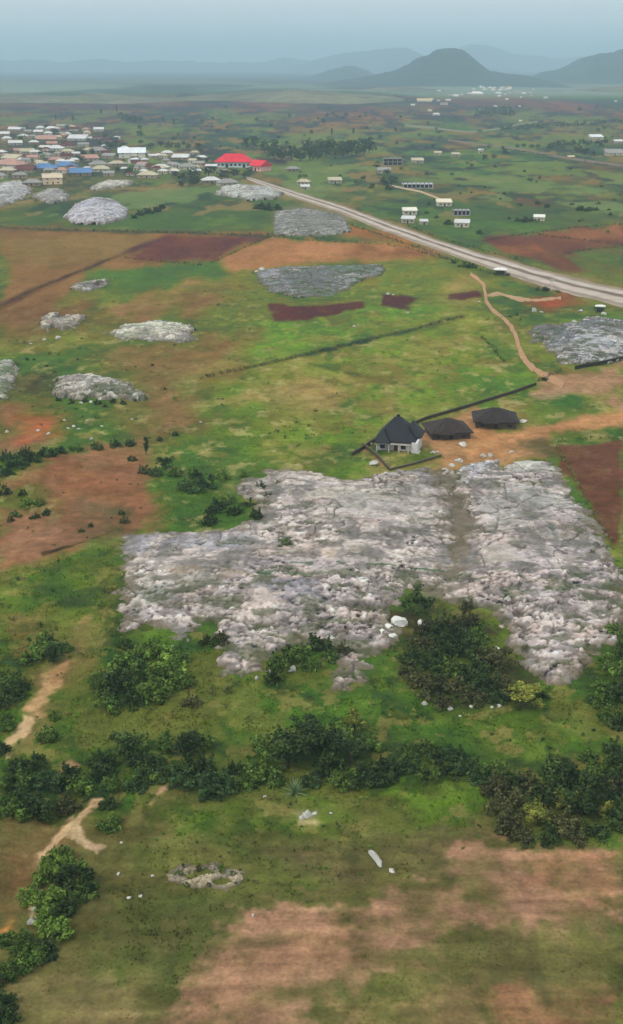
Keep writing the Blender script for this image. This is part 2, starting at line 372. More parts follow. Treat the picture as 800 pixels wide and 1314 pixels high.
# ---- orange tracks and yard
paint([(466,572),(510,562),(560,540),(608,522),(640,556),(700,545),(760,532),(800,520),(800,546),(720,556),(692,582),(640,592),(584,606),(548,604),(565,590),(500,600)], (178,130,94), 1, soft=1.4)
paint([(600,560),(660,560),(720,540),(800,528),(800,540),(700,556),(640,578),(590,585)], (196,136,92), .85, soft=2)
line([(700,484),(726,496),(760,512)], 14, (174,132,100), soft=1.2)
paint([(740,480),(800,462),(800,524),(730,520),(690,506),(702,492)], (168,126,100), 1, soft=1.6)
paint([(664,512),(722,504),(782,506),(778,520),(740,536),(680,532)], (66,98,40), 1, soft=1.2, veg=1)
line([(600,582),(650,564),(720,549),(820,532)], 15, (196,138,98), 13, soft=.7)
paint([(690,505),(722,495),(724,510),(700,512)], (176,138,118), .9)
paint([(472,574),(498,562),(540,574),(566,586),(502,604),(492,594)], (64,92,42), 1, soft=.7, veg=1)
paint([(668,566),(705,562),(708,582),(672,588)], (86,80,56), .9, soft=1.5)
paint([(710,553),(800,544),(800,567),(712,570)], (54,84,40), 1, soft=.7, veg=1)
paint([(712,571),(800,567),(800,704),(772,684),(742,634)], (104,68,56), 1, soft=.6)
paint([(730,600),(800,600),(800,650),(750,640)], (118,76,62), .7, soft=4)
# ---- slope on the left, below the mound
paint([(0,738),(150,690),(160,820),(290,872),(430,892),(430,960),(0,1000)], (76,100,42), .9, soft=2, veg=1)
paint([(0,742),(140,702),(152,800),(100,850),(60,832),(0,800)], (100,106,50), .85, soft=3, veg=.8)
paint([(20,745),(90,722),(120,760),(40,790)], (76,108,42), .7, soft=3, veg=1)
paint([(0,800),(60,788),(112,830),(132,862),(80,902),(30,880)], (130,104,68), .75, soft=3, warp=2, veg=.5)
paint([(90,840),(140,860),(140,930),(90,960),(70,930)], (116,112,58), .7, soft=3, veg=.8)
paint([(140,745),(158,740),(160,810),(130,830)], (92,88,52), .7, soft=2, veg=.6)
paint([(130,842),(200,826),(300,850),(320,880),(230,905),(140,905)], (54,84,32), .9, soft=3, veg=1)
paint([(300,850),(420,840),(440,895),(420,940),(320,900)], (62,92,36), .9, soft=3, veg=1)
paint([(150,905),(320,898),(310,945),(160,952)], (98,106,48), .85, soft=3, veg=1)
paint([(430,885),(560,870),(800,870),(800,960),(640,990),(420,945)], (68,97,38), .95, soft=2.5, veg=1)
paint([(600,900),(760,900),(760,950),(620,955)], (84,104,44), .7, soft=3, veg=1)
paint([(470,900),(540,900),(540,950),(460,950)], (56,88,36), .7, soft=3, veg=1)
paint([(490,790),(560,765),(620,788),(684,858),(700,900),(610,914),(530,884),(500,850)], (66,62,42), .95, soft=2, veg=.4)
paint([(740,780),(800,780),(800,870),(752,880)], (52,70,36), .9, soft=2, veg=.8)
paint([(0,990),(130,960),(330,950),(440,930),(640,975),(800,960),(800,1062),(680,1070),(620,1010),(420,1008),(300,1020),(120,1050),(0,1050)], (44,62,28), .95, soft=1.6, veg=.7)
line([(8,976),(30,944),(54,906),(76,870),(92,846),(112,800)], 34, (140,112,76), 22, op=.8, soft=1.5, warp=2)
line([(12,970),(20,956),(36,940),(44,922)], 15, (206,168,130), 12, soft=.6, warp=2); line([(44,922),(54,900),(62,890),(68,872)], 11, (190,148,108), 18, soft=.8, warp=2); line([(66,880),(78,866),(90,848)], 18, (186,138,100), 8, soft=.8, warp=2); line([(82,1000),(90,984),(100,972)], 18, (184,140,106), 10, soft=.8, warp=2)
paint([(106,800),(112,790),(112,800)], (190,140,105), .6)
paint([(84,982),(98,972),(96,994),(80,998)], (188,142,108), .95)
paint([(94,850),(112,838),(112,852)], (180,130,96), .7)
paint([(536,602),(590,603),(616,640),(622,700),(614,764),(540,764),(560,700),(550,640)], (118,106,96), 1, soft=1.2)
paint([(560,700),(606,700),(600,760),(550,764)], (124,112,102), .95, soft=1.2)

# ---- near fields
paint([(0,1052),(120,1050),(300,1018),(420,1006),(620,1006),(690,1072),(800,1062),(800,1500),(-200,1500),(-200,1052)], (99,92,56), 1, soft=2, veg=.5)
paint([(190,1040),(300,1014),(440,1003),(612,1003),(640,1040),(560,1062),(380,1075),(230,1075)], (86,108,42), .9, soft=3.5, warp=1.5, veg=1)
paint([(440,1004),(610,1003),(630,1030),(520,1035)], (98,124,42), .8, soft=2.5, veg=1)
paint([(160,1080),(560,1060),(600,1100),(480,1150),(200,1170)], (92,96,50), .8, soft=4, warp=2, veg=.8)
paint([(330,1090),(620,1060),(600,1120),(420,1140)], (96,84,60), .7, soft=4, warp=2, veg=.5)
paint([(140,1130),(340,1160),(380,1240),(240,1290),(140,1260)], (82,88,48), .8, soft=4, warp=2, veg=.8)
paint([(590,1075),(680,1085),(800,1098),(800,1180),(640,1190),(590,1150)], (174,128,104), .95, soft=4, warp=3, veg=.1)
paint([(700,1098),(800,1100),(800,1150),(720,1150)], (186,130,102), .85, soft=4, warp=3)
paint([(320,1170),(560,1140),(620,1180),(540,1230),(420,1280),(380,1400),(180,1400),(230,1270)], (174,128,104), .95, soft=5, warp=3.5, veg=.1)
paint([(300,1215),(420,1190),(470,1230),(330,1290),(220,1320)], (184,134,106), .8, soft=4, warp=3)
paint([(540,1190),(800,1180),(800,1290),(700,1300),(560,1280)], (96,88,58), .75, soft=5, warp=3, veg=.6)
paint([(620,1275),(760,1260),(800,1320),(640,1330)], (166,114,88), .8, soft=4, warp=3)
paint([(440,1290),(620,1260),(600,1400),(420,1400)], (150,118,86), .8, soft=4, warp=3, veg=.5)
paint([(0,1240),(140,1250),(200,1290),(160,1400),(0,1400)], (142,120,84), .8, soft=4, warp=2, veg=.4)
paint([(0,1054),(108,1052),(98,1080),(52,1110),(30,1160),(0,1200)], (126,94,64), .95, soft=2)
paint([(30,1095),(60,1080),(84,1084),(40,1115)], (152,118,86), .85, soft=1.5)
paint([(668,1066),(800,1060),(800,1092),(690,1092)], (70,110,44), .9, soft=1.5, veg=1)

line([(40,1096),(66,1074),(92,1058),(110,1042),(120,1026)], 15, (196,156,122), 9, soft=.7, warp=2); line([(92,1056),(104,1064),(110,1078),(126,1094)], 22, (210,172,140), 14, soft=.6, warp=2); line([(44,1130),(38,1160),(44,1180)], 9, (200,168,136), 7, soft=.7, warp=2)
line([(192,1036),(200,1022),(212,1014)], 5, (184,142,112), 4, soft=.7)
paint([(0,1186),(20,1176),(24,1190),(0,1196)], (196,134,74), .9)
paint([(375,1038),(402,1036),(404,1052),(385,1054)], (186,160,124), .7)
mead = sstep(300, 345, ROW)*(1-sstep(640, 760, ROW))*VEG
dry = sstep(.05, .6, fbm(GX/34, GY/60, 131, 5, .6))*mead; GC = GC*(1-.5*dry[:, None])+lin((146,132,78))[None]*.5*dry[:, None]
grn = sstep(.0, .55, fbm(GX/26, GY/50, 137, 5, .6))*mead; GC = GC*(1-.5*grn[:, None])+lin((74,110,42))[None]*.5*grn[:, None]
for sc_, th, col, op in ((9, .33, (150,134,84), .8), (7, .34, (64,92,38), .9), (13, .42, (128,100,66), .8), (5, .42, (176,156,110), .8)):   # worn spots, weeds, diggings
    m_ = sstep(th-.08, th+.3, fbm(GX/sc_, GY/(sc_*1.5), int(sc_*31), 5, .65))*sstep(262, 330, ROW)*(1-sstep(660, 740, ROW))*op*(.12+.55*VEG); GC = GC*(1-m_[:, None])+lin(col)[None]*m_[:, None]
for sc_, th, col, op in ((3.5, .28, (140,124,76), .55), (4.5, .26, (50,72,30), .7), (9, .3, (70,92,38), .6)):
    m_ = sstep(th, th+.2, fbm(GX/sc_, GY/(sc_*1.2), int(sc_*37), 4, .55))*sstep(660, 720, ROW)*(1-sstep(1040, 1120, ROW)*.5)*op*np.clip(VEG+.06, 0, 1); GC = GC*(1-m_[:, None])+lin(col)[None]*m_[:, None]
for sc_, th, col, op in ((45, .22, (80,100,72), .7), (30, .28, (146,124,98), .7), (22, .3, (64,84,62), .75), (60, .2, (118,136,98), .7)):
    m_ = sstep(th, th+.16, fbm(GX/sc_, GY/(sc_*2.4), int(sc_*41), 4, .6))*sstep(128, 150, ROW)*(1-sstep(268, 294, ROW))*op; GC = GC*(1-m_[:, None])+lin(col)[None]*m_[:, None]
low = sstep(700, 760, ROW)*VEG; dry = sstep(.15, .5, fbm(GX/11, GY/16, 141, 5, .6))*low; GC = GC*(1-.5*dry[:, None])+lin((118,112,62))[None]*.5*dry[:, None]
bare = .5*sstep(.2, .5, fbm(GX/8, GY/12, 147, 5, .6))*(1-VEG)*sstep(300, 420, ROW)*(1-sstep(1000, 1060, ROW)); GC = GC*(1-.4*bare[:, None])+lin((108,92,66))[None]*.4*bare[:, None]
# ploughed streaks: bands of soil running across the near fields
nf = (ROW > 1050); st = fbm(GX/16, GY/1.5, 91, 4)
GC[nf] *= (1+.26*st[nf]*(1-.6*VEG[nf]))[:, None]
nv = (GX > 30) & (GX < 120) & (GY > 230) & (GY < 360); 
GC *= (1+.16*fbm(GX/6, GY/6, 95, 4)*sstep(330, 420, ROW))[:, None]
TR = np.exp(-HAZE*np.hypot(GD, H))[:, None]; AIR = np.array((.33, .46, .55))     # colours above are as seen; take out the air in front of them
GC = np.clip((GC-AIR*(1-TR))/np.maximum(TR, .5)*.9, .009, .9)
fr_ = 1+VEG*(.05+.03*sstep(320, 380, ROW)*(1-sstep(600, 700, ROW))); GC[:, 0] *= fr_*.98; GC[:, 1] *= fr_*1.03; GC[:, 2] *= fr_*.97
GZ = hz(GX, GY)
nA, nR = len(az), len(rad)
I = np.arange(nR*nA).reshape(nR, nA)
F = np.stack([I[:-1, :-1], I[:-1, 1:], I[1:, 1:], I[1:, :-1]], -1).reshape(-1, 4)
me = mesh_np('ground', np.c_[GX, GY, GZ], F); attr_col(me, GC); me.polygons.foreach_set('use_smooth', np.ones(len(F), bool))
structure(link('ground', me, M_GROUND))
def ground_col(x, y):                                       # land cover looked up from the sheet
    a = np.arctan2(x, y); d = np.degrees(np.arctan(H/np.hypot(x, y)))
    ia = np.clip(np.searchsorted(az, a), 0, nA-1); ir = np.clip(np.searchsorted(-dep, -d), 0, nR-1)
    return GC[ir*nA+ia], VEG[ir*nA+ia]
# ------------------------------------------------------------------ road and tracks
def sides(pts, k=1.0):
    n = len(pts); q = [ribbon_poly([(p[0], p[1]) for p in pts], 2*k*p[2]) for p in pts]
    return [q[i][i] for i in range(n)], [q[i][2*n-1-i] for i in range(n)]
def strip(name, pts_a, pts_b, rgb, n=260, m=14, zoff=.14, wob=.15, bands=()):
    A_ = np.array([P(*p) for p in pts_a]); B_ = np.array([P(*p) for p in pts_b])
    def resample(Q):
        s = np.r_[0, np.cumsum(np.hypot(*np.diff(Q, axis=0).T))]; t = np.linspace(0, s[-1], n)
        return np.c_[np.interp(t, s, Q[:, 0]), np.interp(t, s, Q[:, 1])]
    a, b = resample(A_), resample(B_)
    for q in (a, b):                                         # soften the corners of the polyline
        for _ in range(8): q[1:-1] = (q[:-2]+q[1:-1]*2+q[2:])/4
    v = np.linspace(0, 1, m); wv = wob*fbm(np.arange(n)/5.0, np.zeros(n), 7, 3)
    X = a[:, None, 0]*(1-v)+b[:, None, 0]*v; Y = a[:, None, 1]*(1-v)+b[:, None, 1]*v
    e = (v-.5)[None]*2*wv[:, None]; X = X+e*(b-a)[:, None, 0]; Y = Y+e*(b-a)[:, None, 1]
    x, y = X.ravel(), Y.ravel(); Vv = np.tile(v, n)
    c = np.tile(lin(rgb), (len(x), 1))
    for v0, v1, col in bands:
        k = sstep(v0-.03, v0+.03, Vv+.03*fbm(x/12, y/12, 5, 3))*(1-sstep(v1-.03, v1+.03, Vv+.03*fbm(x/12, y/12, 6, 3)))
        c = c*(1-k[:, None])+lin(col)[None]*k[:, None]
    c *= (1+.1*fbm(x/8, y/8, 8, 4))[:, None]
    edge = np.minimum(Vv, 1-Vv); z = hz(x, y)+np.where(edge < .01, -.3, zoff)
    J = np.arange(n*m).reshape(n, m)
    f = np.stack([J[:-1, :-1], J[1:, :-1], J[1:, 1:], J[:-1, 1:]], -1).reshape(-1, 4)
    me = mesh_np(name, np.c_[x, y, z], f); attr_col(me, c); return structure(link(name, me, M_ROAD))
strip('road', [(312,225),(380,246),(440,264),(500,286),(560,307),(620,326),(680,342),(740,357),(800,371),(880,390)],
      [(318,231),(378,254),(438,274),(496,298),(556,319),(616,341),(678,362),(738,379),(800,394),(880,415)], (190,176,162), n=420, m=30, zoff=.5, wob=.02,
      bands=((.0, .20, (150,128,106)), (.40, .58, (122,102,86)), (.62, .80, (190,172,156)), (.84, 1.0, (150,132,114))))
strip('dirt_track', *sides([(604,352,2.2),(613,358,2),(621,366,2),(623,376,2),(624,386,2.1),(632,398,2.2),(646,408,2.4),(656,418,2.6),(662,430,2.8),(665,442,3),(669,454,3.2),(678,468,3.4),(692,479,3.6),(708,487,4),(724,494,4.4)]), (178,136,100), zoff=.3, wob=.12)
strip('dirt_path', *sides([(622,380,2),(640,376,2.2),(664,383,2.2),(690,385,2.2),(720,382,2)]), (176,140,106), n=80, m=6, zoff=.34, wob=.3)
strip('far_road', *[[(x, y+s*w) for x, y, w in ((575,180,.7),(610,185,.8),(660,191,.9),(700,198,1.1),(740,205,1.3),(800,214,1.6),(860,224,1.8))] for s in (-1, 1)], (122,100,86), zoff=.9, wob=.02)
strip('field_path', *[[(x, y+s*1.1) for x, y in ((500,238),(540,246),(566,256),(580,262))] for s in (-1, 1)], (186,160,128), n=80, m=6, zoff=.5, wob=.02)
strip('valley_path', *[[(x, y+s*.8) for x, y in ((520,161),(560,165),(600,170),(640,166),(668,160),(690,157))] for s in (-1, 1)], (120,122,92), n=80, m=6, zoff=1.2, wob=.02)
# ------------------------------------------------------------------ far hills, each a real ridge with depth
def hill(name, prof, D, depth, seed, rough=1.0, n=170, m=60):
    X = np.linspace(prof[0][0], prof[-1][0], n); top = np.interp(X, [p[0] for p in prof], [p[1] for p in prof])
    for _ in range(2): top[1:-1] = (top[:-2]+2*top[1:-1]+top[2:])/4
    top = top+rough*1.1*fbm(X/22, X*0, seed, 4, .6)+.5*fbm(X/6, X*0, seed+3, 3)
    V = np.linspace(-1, 1, m); xs = np.array([lift(px, py, D) for px, py in zip(X, top)])
    wx = np.tile(xs[:, 0][:, None], (1, m)); crest = xs[:, 1][:, None]
    yy = D+V[None]*depth+depth*.25*fbm(wx/(depth*.9), np.zeros_like(wx), seed, 3)
    bell = (1-np.abs(V)**1.7)[None]
    z = -3+(crest+3)*bell*(1+.10*rough*fbm(wx/(depth*.35), yy/(depth*.35), seed+4, 5)*(1-bell*.75))
    J = np.arange(n*m).reshape(n, m); f = np.stack([J[:-1, :-1], J[1:, :-1], J[1:, 1:], J[:-1, 1:]], -1).reshape(-1, 4)
    me = mesh_np(name, np.c_[wx.ravel(), yy.ravel(), z.ravel()], f); me.polygons.foreach_set('use_smooth', np.ones(len(f), bool))
    return structure(link(name, me, M_HILL))
hill('rocky_hill', [(350,118),(395,108),(430,104),(455,100),(480,96),(500,92),(520,84),(530,77),(540,72),(548,71),(556,65),(566,62),(580,61.5),(592,63),(598,69),(606,75),(612,82),(622,88),(640,92),(670,95),(700,104),(720,114)], 6200, 620, 21)
M_RISE = surface('scrubby_rise', color=tuple(lin((104,98,74))), scales=((25, .4), (160, .45), (420, .3)), bump=.4, bscale=40, tint=((.75, .95, .55), 200, .8))
_keep, M_HILL = M_HILL, M_RISE
hill('low_rise', [(-80,127),(-20,124),(40,122),(90,124),(120,120),(170,123),(220,126),(280,121),(330,118),(380,114),(420,117),(470,121),(520,127),(560,131)], 3500, 300, 41, .7, 220, 50)
hill('low_rise', [(650,122),(700,116),(740,117),(780,111),(820,110),(880,118)], 4300, 320, 43, .7, 120, 50)
hill('low_rise', [(430,116),(480,113),(520,111),(560,114),(610,118)], 4600, 300, 45, .7, 120, 50)
M_HILL = _keep
hill('eastern_hill', [(640,112),(690,104),(706,92),(722,88),(735,82),(744,79),(748,73),(770,69),(788,67),(796,62),(812,60),(850,58),(900,70),(960,100)], 7000, 800, 23)
hill('western_ridge', [(-300,90),(-100,84),(0,78.5),(40,77),(60,78),(90,78.5),(112,75.5),(140,77.5),(170,79),(200,78),(230,80),(300,80),(340,80),(362,74.5),(372,74),(390,77),(440,82),(520,95)], 17000, 1500, 25, 1.6)
hill('low_hill', [(330,104),(400,98),(424,90),(446,84),(462,86),(480,95),(510,102),(560,110)], 8500, 700, 27)
hill('blue_ridge', [(360,92),(400,78),(420,72),(440,69),(470,65),(500,62),(522,61),(534,66),(560,76),(620,86),(700,95)], 15000, 1400, 29, .5)
hill('pale_summit', [(540,86),(570,74),(592,60),(604,56.5),(620,57),(640,62),(660,70),(690,72),(715,76),(760,72),(820,70),(900,90)], 17500, 1500, 31, .5)
hill('mid_ridge', [(-200,112),(0,108),(120,106),(220,104),(320,100),(360,97),(420,104),(560,112)], 10000, 1000, 33, .8)
# ------------------------------------------------------------------ ROCK: fractured gneiss pavements
def outcrop(name, poly, hgt, seed, rgb, dx, block=1.0, weeds=.3, dark=.5, extra=None, rim=1.6, smooth=0.0, rag=1.0, zone=None, marks=()):
    Wp = np.array([P(*p) for p in poly]); cx, cy = Wp.mean(0); D = math.hypot(cx, cy)
    lo, hi = Wp.min(0)-2, Wp.max(0)+2
    dyy = dx*max(1, min(D/H*.45, 6)); xs = np.arange(lo[0], hi[0], dx); ys = np.arange(lo[1], hi[1], dyy)
    X, Y = np.meshgrid(xs, ys); x, y = X.ravel(), Y.ravel()
    b = block
    q = fbm(x/(9*b), y/(9*b), seed, 4)
    d = sdist(x+1.8*b*fbm(x/(6*b), y/(6*b), seed+1, 4, .65), y+2.6*b*fbm(x/(6*b)+9, y/(6*b), seed+2, 4, .65), Wp.tolist())
    d += 1.1*b*fbm(x/(2.2*b), y/(2.2*b), seed+3, 3)+(rag-1)*b*3*fbm(x/(7*b), y/(11*b), seed+33, 4)
    size = max(np.ptp(Wp[:, 0]), 1)
    prof = np.sqrt(np.clip(d/(size*.3), 0, 1))*hgt*.6 + sstep(0, rim*b, d)*.15*b
    f1, f2, r1, ox, oy = cells(x/(6.5*b)+.5*fbm(x/(4*b), y/(4*b), seed+5, 3), y/(5*b)+.5*fbm(x/(4*b)+7, y/(4*b), seed+6, 3), seed+10)
    g1, g2, r2, px_, py_ = cells(x/(1.9*b)+.35*fbm(x/b, y/b, seed+8, 2), y/(1.6*b), seed+20)
    h1, h2, r3, _, _ = cells(x/(.75*b), y/(.75*b), seed+40)
    if zone is not None: q = q + zone(x, y)
    crack1_ = crack1 = 1-sstep(.02, .10, f2-f1)
    slabby = np.clip(sstep(-.25, .2, q)+smooth, 0, 1)          # where the rock lies in smooth sheets, elsewhere rubble
    crack2_ = crack2 = (1-sstep(.03, .16, g2-g1))*(1-.65*slabby)
    z = prof + (r1-.5)*.22*b + ox*(r1-.5)*.3*b
    z += (1-slabby)*((r2-.3)*.30*b + px_*(r2-.5)*.35*b + (r3-.4)*.34*b)
    z += slabby*(r2-.5)*.06*b
    z -= crack1_*.25*b + crack2_*.25*b
    z += (.13-.09*slabby)*b*fbm(x/(1.2*b), y/(1.2*b), seed+12, 4) + .22*b*fbm(x/(14*b), y/(14*b), seed+13, 3)
    z = np.where(d > 0, z*sstep(-.4, 1.2*b, d), -1.0)
    zz = hz(x, y)+np.where(d > 0, np.maximum(z, -.15), -1.2)
    base = lin(rgb)
    tone = 1+.20*fbm(x/(10*b), y/(7*b), seed+14, 4)+.14*(r1-.5)+.55*(r2-.5)*(1-.75*slabby)+.50*(r3-.5)*(1-.7*slabby)-.45*(r3 < .17)*(1-.4*slabby)+.34*(r3 > .92)-.3*(r2 < .1)*(1-.5*slabby)
    c = base[None]*tone[:, None]
    wsh = sstep(.1, .5, fbm(x/(16*b), y/(12*b), seed+15, 4)); c = c*(1-.5*wsh[:, None])+lin((168,156,158))[None]*tone[:, None]*.5*wsh[:, None]
    pk = sstep(.15, .55, fbm(x/(12*b)+50, y/(8*b), seed+17, 4)); c = c*(1-.4*pk[:, None])+lin((196,170,156))[None]*tone[:, None]*.4*pk[:, None]
    lich = dark*1.4*sstep(.05, .5, fbm(x/(4.5*b), y/(2.6*b), seed+16, 5)); c = c*(1-lich[:, None])+lin((104,98,94))[None]*lich[:, None]
    soil = np.clip(.7*crack1*sstep(-.1, .4, fbm(x/(5*b), y/(5*b), seed+18, 3))+.7*crack2*(1-slabby)*sstep(0, .4, fbm(x/(3*b), y/(3*b), seed+22, 3)), 0, 1)
    c = c*(1-soil[:, None])+lin((92,80,66))[None]*soil[:, None]
    for (mx_, my_, rx_, ry_, col_, op_) in marks:             # darker hollows, soil pockets and paler bosses
        cx_, cy_ = P(mx_, my_); sx_ = rx_*mpp(mx_, my_); sy_ = ry_*mpp(mx_, my_)*math.hypot(cx_, cy_)/H
        rr_ = np.hypot((x-cx_)/sx_, (y-cy_)/sy_)+.55*fbm(x/(3*b), y/(3*b), int(mx_), 4, .6); k_ = (1-sstep(.6, 1.0, rr_))*op_
        c = c*(1-k_[:, None])+lin(col_)[None]*(tone*.6+.4)[:, None]*k_[:, None]
        if sum(col_) < 330: zz = zz-.5*k_
    edge = (1-sstep(.0, 4.0*b, d+2.4*b*fbm(x/(2.4*b), y/(2.4*b), seed+44, 4)))*.85; c = c*(1-edge[:, None])+lin((108,98,76))[None]*edge[:, None]
    fr1 = np.abs(fbm(x/(26*b), y/(17*b), seed+61, 3)); fr2 = np.abs(fbm(x/(15*b)+9, y/(24*b), seed+63, 3)); frac = np.maximum(1-sstep(.006, .022, fr1), 1-sstep(.005, .018, fr2))*.8
    c = c*(1-frac[:, None])+lin((74,68,62))[None]*frac[:, None]; zz = zz-frac*.35*b
    stn = .6*sstep(.2, .5, fbm(x/(3.2*b), y/(13*b), seed+67, 4))*slabby; c = c*(1-stn[:, None])+lin((122,116,112))[None]*stn[:, None]
    wd = (weeds+.35*(1-slabby)*(weeds > .25))*sstep(.22, .42, fbm(x/(5*b)+30, y/(3*b), seed+19, 5)); c = c*(1-wd[:, None])+lin((74,84,46))[None]*wd[:, None]
    if extra is not None: c, zz = extra(x, y, c, zz)
    keep = (d > -1.0*b).reshape(X.shape)
    J = np.arange(X.size).reshape(X.shape); n = X.shape
    kf = keep[:-1, :-1] & keep[1:, :-1] & keep[1:, 1:] & keep[:-1, 1:]
    f = np.stack([J[:-1, :-1], J[:-1, 1:], J[1:, 1:], J[1:, :-1]], -1)[kf]
    used = np.unique(f); mp = np.zeros(X.size, int); mp[used] = np.arange(len(used))
    o0 = np.array([cx, cy, 0]); me = mesh_np(name, np.c_[x, y, zz][used]-o0, mp[f]); attr_col(me, np.clip(c[used], .02, .72))
    o = link(name, me, M_ROCK); o.location = o0
    return o
LINE_Y = P(500, 730)[1]
def weed_line(x, y, c, z):
    k = (np.abs(y-LINE_Y+.4*fbm(x/4, y*0, 3, 2)) < .5) & (x > P(372,730)[0]) & (fbm(x/5, y*0, 8, 3) > -.25); k = k*.75
    g = sstep(.5, .2, np.hypot((x-P(350,742)[0])/7, (y-P(350,742)[1]-.35*(x-P(350,742)[0]))/2.2)*.6)
    k = np.maximum(k, .8*g*(fbm(x/2, y/2, 4, 3) > -.2))
    return c*(1-k[:, None])+lin((70,100,62))[None]*k[:, None], z
OUT_L = [(147,692),(165,683),(300,680),(325,668),(328,648),(306,632),(312,618),(340,608),(372,602),(400,606),(440,620),(480,610),(500,605),(548,599),(568,620),(580,650),(588,690),(592,722),(580,744),(550,756),(522,758),(505,790),(492,840),(470,868),(442,895),(426,890),(430,850),(400,824),(352,836),(335,860),(303,875),(277,862),(288,828),(272,806),(245,822),(200,812),(165,812),(152,772),(156,722)]
OUT_R = [(578,606),(640,600),(665,592),(715,590),(736,625),(766,672),(782,712),(808,742),(806,790),(775,838),(745,868),(702,886),(672,858),(655,820),(630,785),(590,776),(556,760),(570,742),(588,724),(598,705),(598,670),(590,640)]
def zone_split(x, y): return np.clip((y-P(400, 745)[1])/16, -.45, .55)
o = outcrop('rock_outcrop', OUT_L, 2.2, 101, (194,180,170), .30, extra=weed_line, zone=zone_split, marks=[(172,700,30,16,(172,166,174),.8),(215,702,14,14,(128,122,124),.8),(270,700,60,14,(164,160,166),.7),(195,770,34,18,(150,150,138),.75),(268,808,12,12,(66,54,46),.95),(300,745,40,7,(150,132,108),.6),(240,742,40,6,(160,142,116),.6),
  (395,655,40,6,(84,90,70),.85),(340,665,16,10,(92,98,66),.85),(365,695,9,7,(60,72,42),.9),(400,694,12,7,(118,108,98),.8),(425,718,20,13,(196,176,158),.9),(505,694,14,5,(104,96,90),.8),(455,690,10,9,(108,100,94),.8),(520,690,8,8,(100,92,88),.8),(370,762,50,18,(142,136,142),.75),(350,800,26,14,(120,108,98),.6),(390,742,40,4,(78,98,62),.8),(440,640,70,10,(194,184,166),.7),(480,655,60,22,(172,164,156),.7),(530,640,30,24,(180,170,160),.7),(460,780,24,8,(92,84,74),.8),(480,800,22,8,(98,88,78),.8),(440,815,16,7,(100,92,80),.7),(465,845,16,6,(96,88,76),.8),(330,780,40,24,(196,178,166),.7),(500,770,20,10,(120,110,104),.7)])
fixed(o, 'rock', 'large sprawling pinkish grey rock outcrop, its ragged edge left of the soil gully', 'great rock outcrops')
o = outcrop('rock_outcrop', OUT_R, 2.0, 151, (192,178,170), .30, zone=zone_split, marks=[(680,600,40,10,(196,192,182),.8),(690,652,12,6,(110,106,98),.85),(690,640,50,16,(176,172,164),.7),(640,660,26,22,(172,166,160),.7),(708,680,6,8,(66,100,72),.9),(640,715,30,14,(192,178,166),.7),(745,700,24,8,(120,116,108),.7),(665,790,8,10,(96,82,76),.9),(655,775,8,6,(100,86,80),.9),(745,742,18,7,(96,92,86),.85),(775,755,22,8,(104,102,92),.8),(700,830,40,20,(186,170,168),.6),(690,870,16,10,(110,98,100),.8),(720,775,14,6,(110,102,96),.8),(755,665,14,7,(130,128,110),.7),(770,790,18,10,(112,106,96),.7),(640,790,20,10,(196,180,172),.7)])
fixed(o, 'rock', 'large grey rock outcrop between the soil gully and the brown ploughed field', 'great rock outcrops')
o = outcrop('rock_outcrop', [(580,612),(592,600),(618,592),(640,590),(646,604),(634,616),(604,624),(584,624)], 1.6, 171, (206,202,202), .3, block=.8, weeds=.05, dark=.3)
fixed(o, 'rock', 'smooth white rock slab at the top of the gully beside the orange yard', 'great rock outcrops')
SMALL = [([(136,428),(160,418),(200,413),(240,417),(248,424),(246,440),(215,441),(190,438),(160,436)], 1.5, (222,220,196), 'long flat cream rock outcrop in the green field'),
 ([(50,420),(56,407),(70,402),(84,408),(108,406),(104,416),(84,424),(66,420),(58,428)], 1.5, (210,200,180), 'cream rock outcrop with a dark hollow at the brown field edge'),
 ([(94,372),(104,364),(122,362),(144,357),(134,368),(110,376)], 1.2, (186,180,164), 'narrow grey rock ridge in the brown field'),
 ([(64,494),(80,486),(110,484),(148,490),(165,498),(190,512),(186,518),(160,514),(140,516),(100,512),(70,510)], 2.2, (196,190,178), 'humped grey rock outcrop with a dark shrubby foot beside the red soil'),
 ([(-10,468),(10,462),(22,474),(18,492),(10,512),(-12,515)], 1.5, (176,186,160), 'mossy pale rock heap cut by the photo edge'),
 ([(326,350),(350,344),(420,341),(490,340),(494,352),(450,366),(432,380),(380,382),(345,374)], 1.6, (136,138,136), 'dark grey rock pavement below the orange field'),
 ([(352,272),(390,268),(440,276),(452,298),(420,304),(352,302)], 1.6, (160,158,150), 'grey rock pavement beside the road and the orange field'),
 ([(82,280),(96,264),(120,256),(150,260),(166,270),(162,282),(130,289),(95,288)], 4.0, (204,200,206), 'smooth white domed rock beyond the brown fields'),
 ([(-30,262),(0,236),(30,234),(42,246),(30,256),(0,266)], 3.0, (198,194,190), 'wide pale rock slab in front of the village'),
 ([(40,252),(60,244),(86,246),(90,258),(62,262)], 2.5, (176,174,164), 'low grey rock hump between village and white dome'),
 ([(116,240),(132,234),(172,232),(170,238),(140,243),(118,245)], 2.0, (200,196,180), 'thin flat pale rock sheet near the village edge'),
 ([(276,250),(284,241),(310,239),(345,242),(364,249),(358,256),(320,258),(300,254)], 3.0, (196,196,186), 'pale oval rock dome below the red roof'),
 ([(690,428),(720,418),(760,408),(810,414),(820,440),(800,462),(760,470),(712,470),(706,448)], 1.8, (176,174,172), 'bluish grey rock pavement beside the dirt track'),
 ([(676,424),(694,416),(722,418),(712,436),(684,440)], 1.0, (112,114,110), 'dark weedy rock patch right of the dirt track'),
 ([(216,1118),(236,1110),(262,1106),(296,1110),(312,1118),(300,1136),(276,1142),(240,1130),(220,1128)], 1.1, (160,146,120), 'low jagged rock heap in the near grass field')]
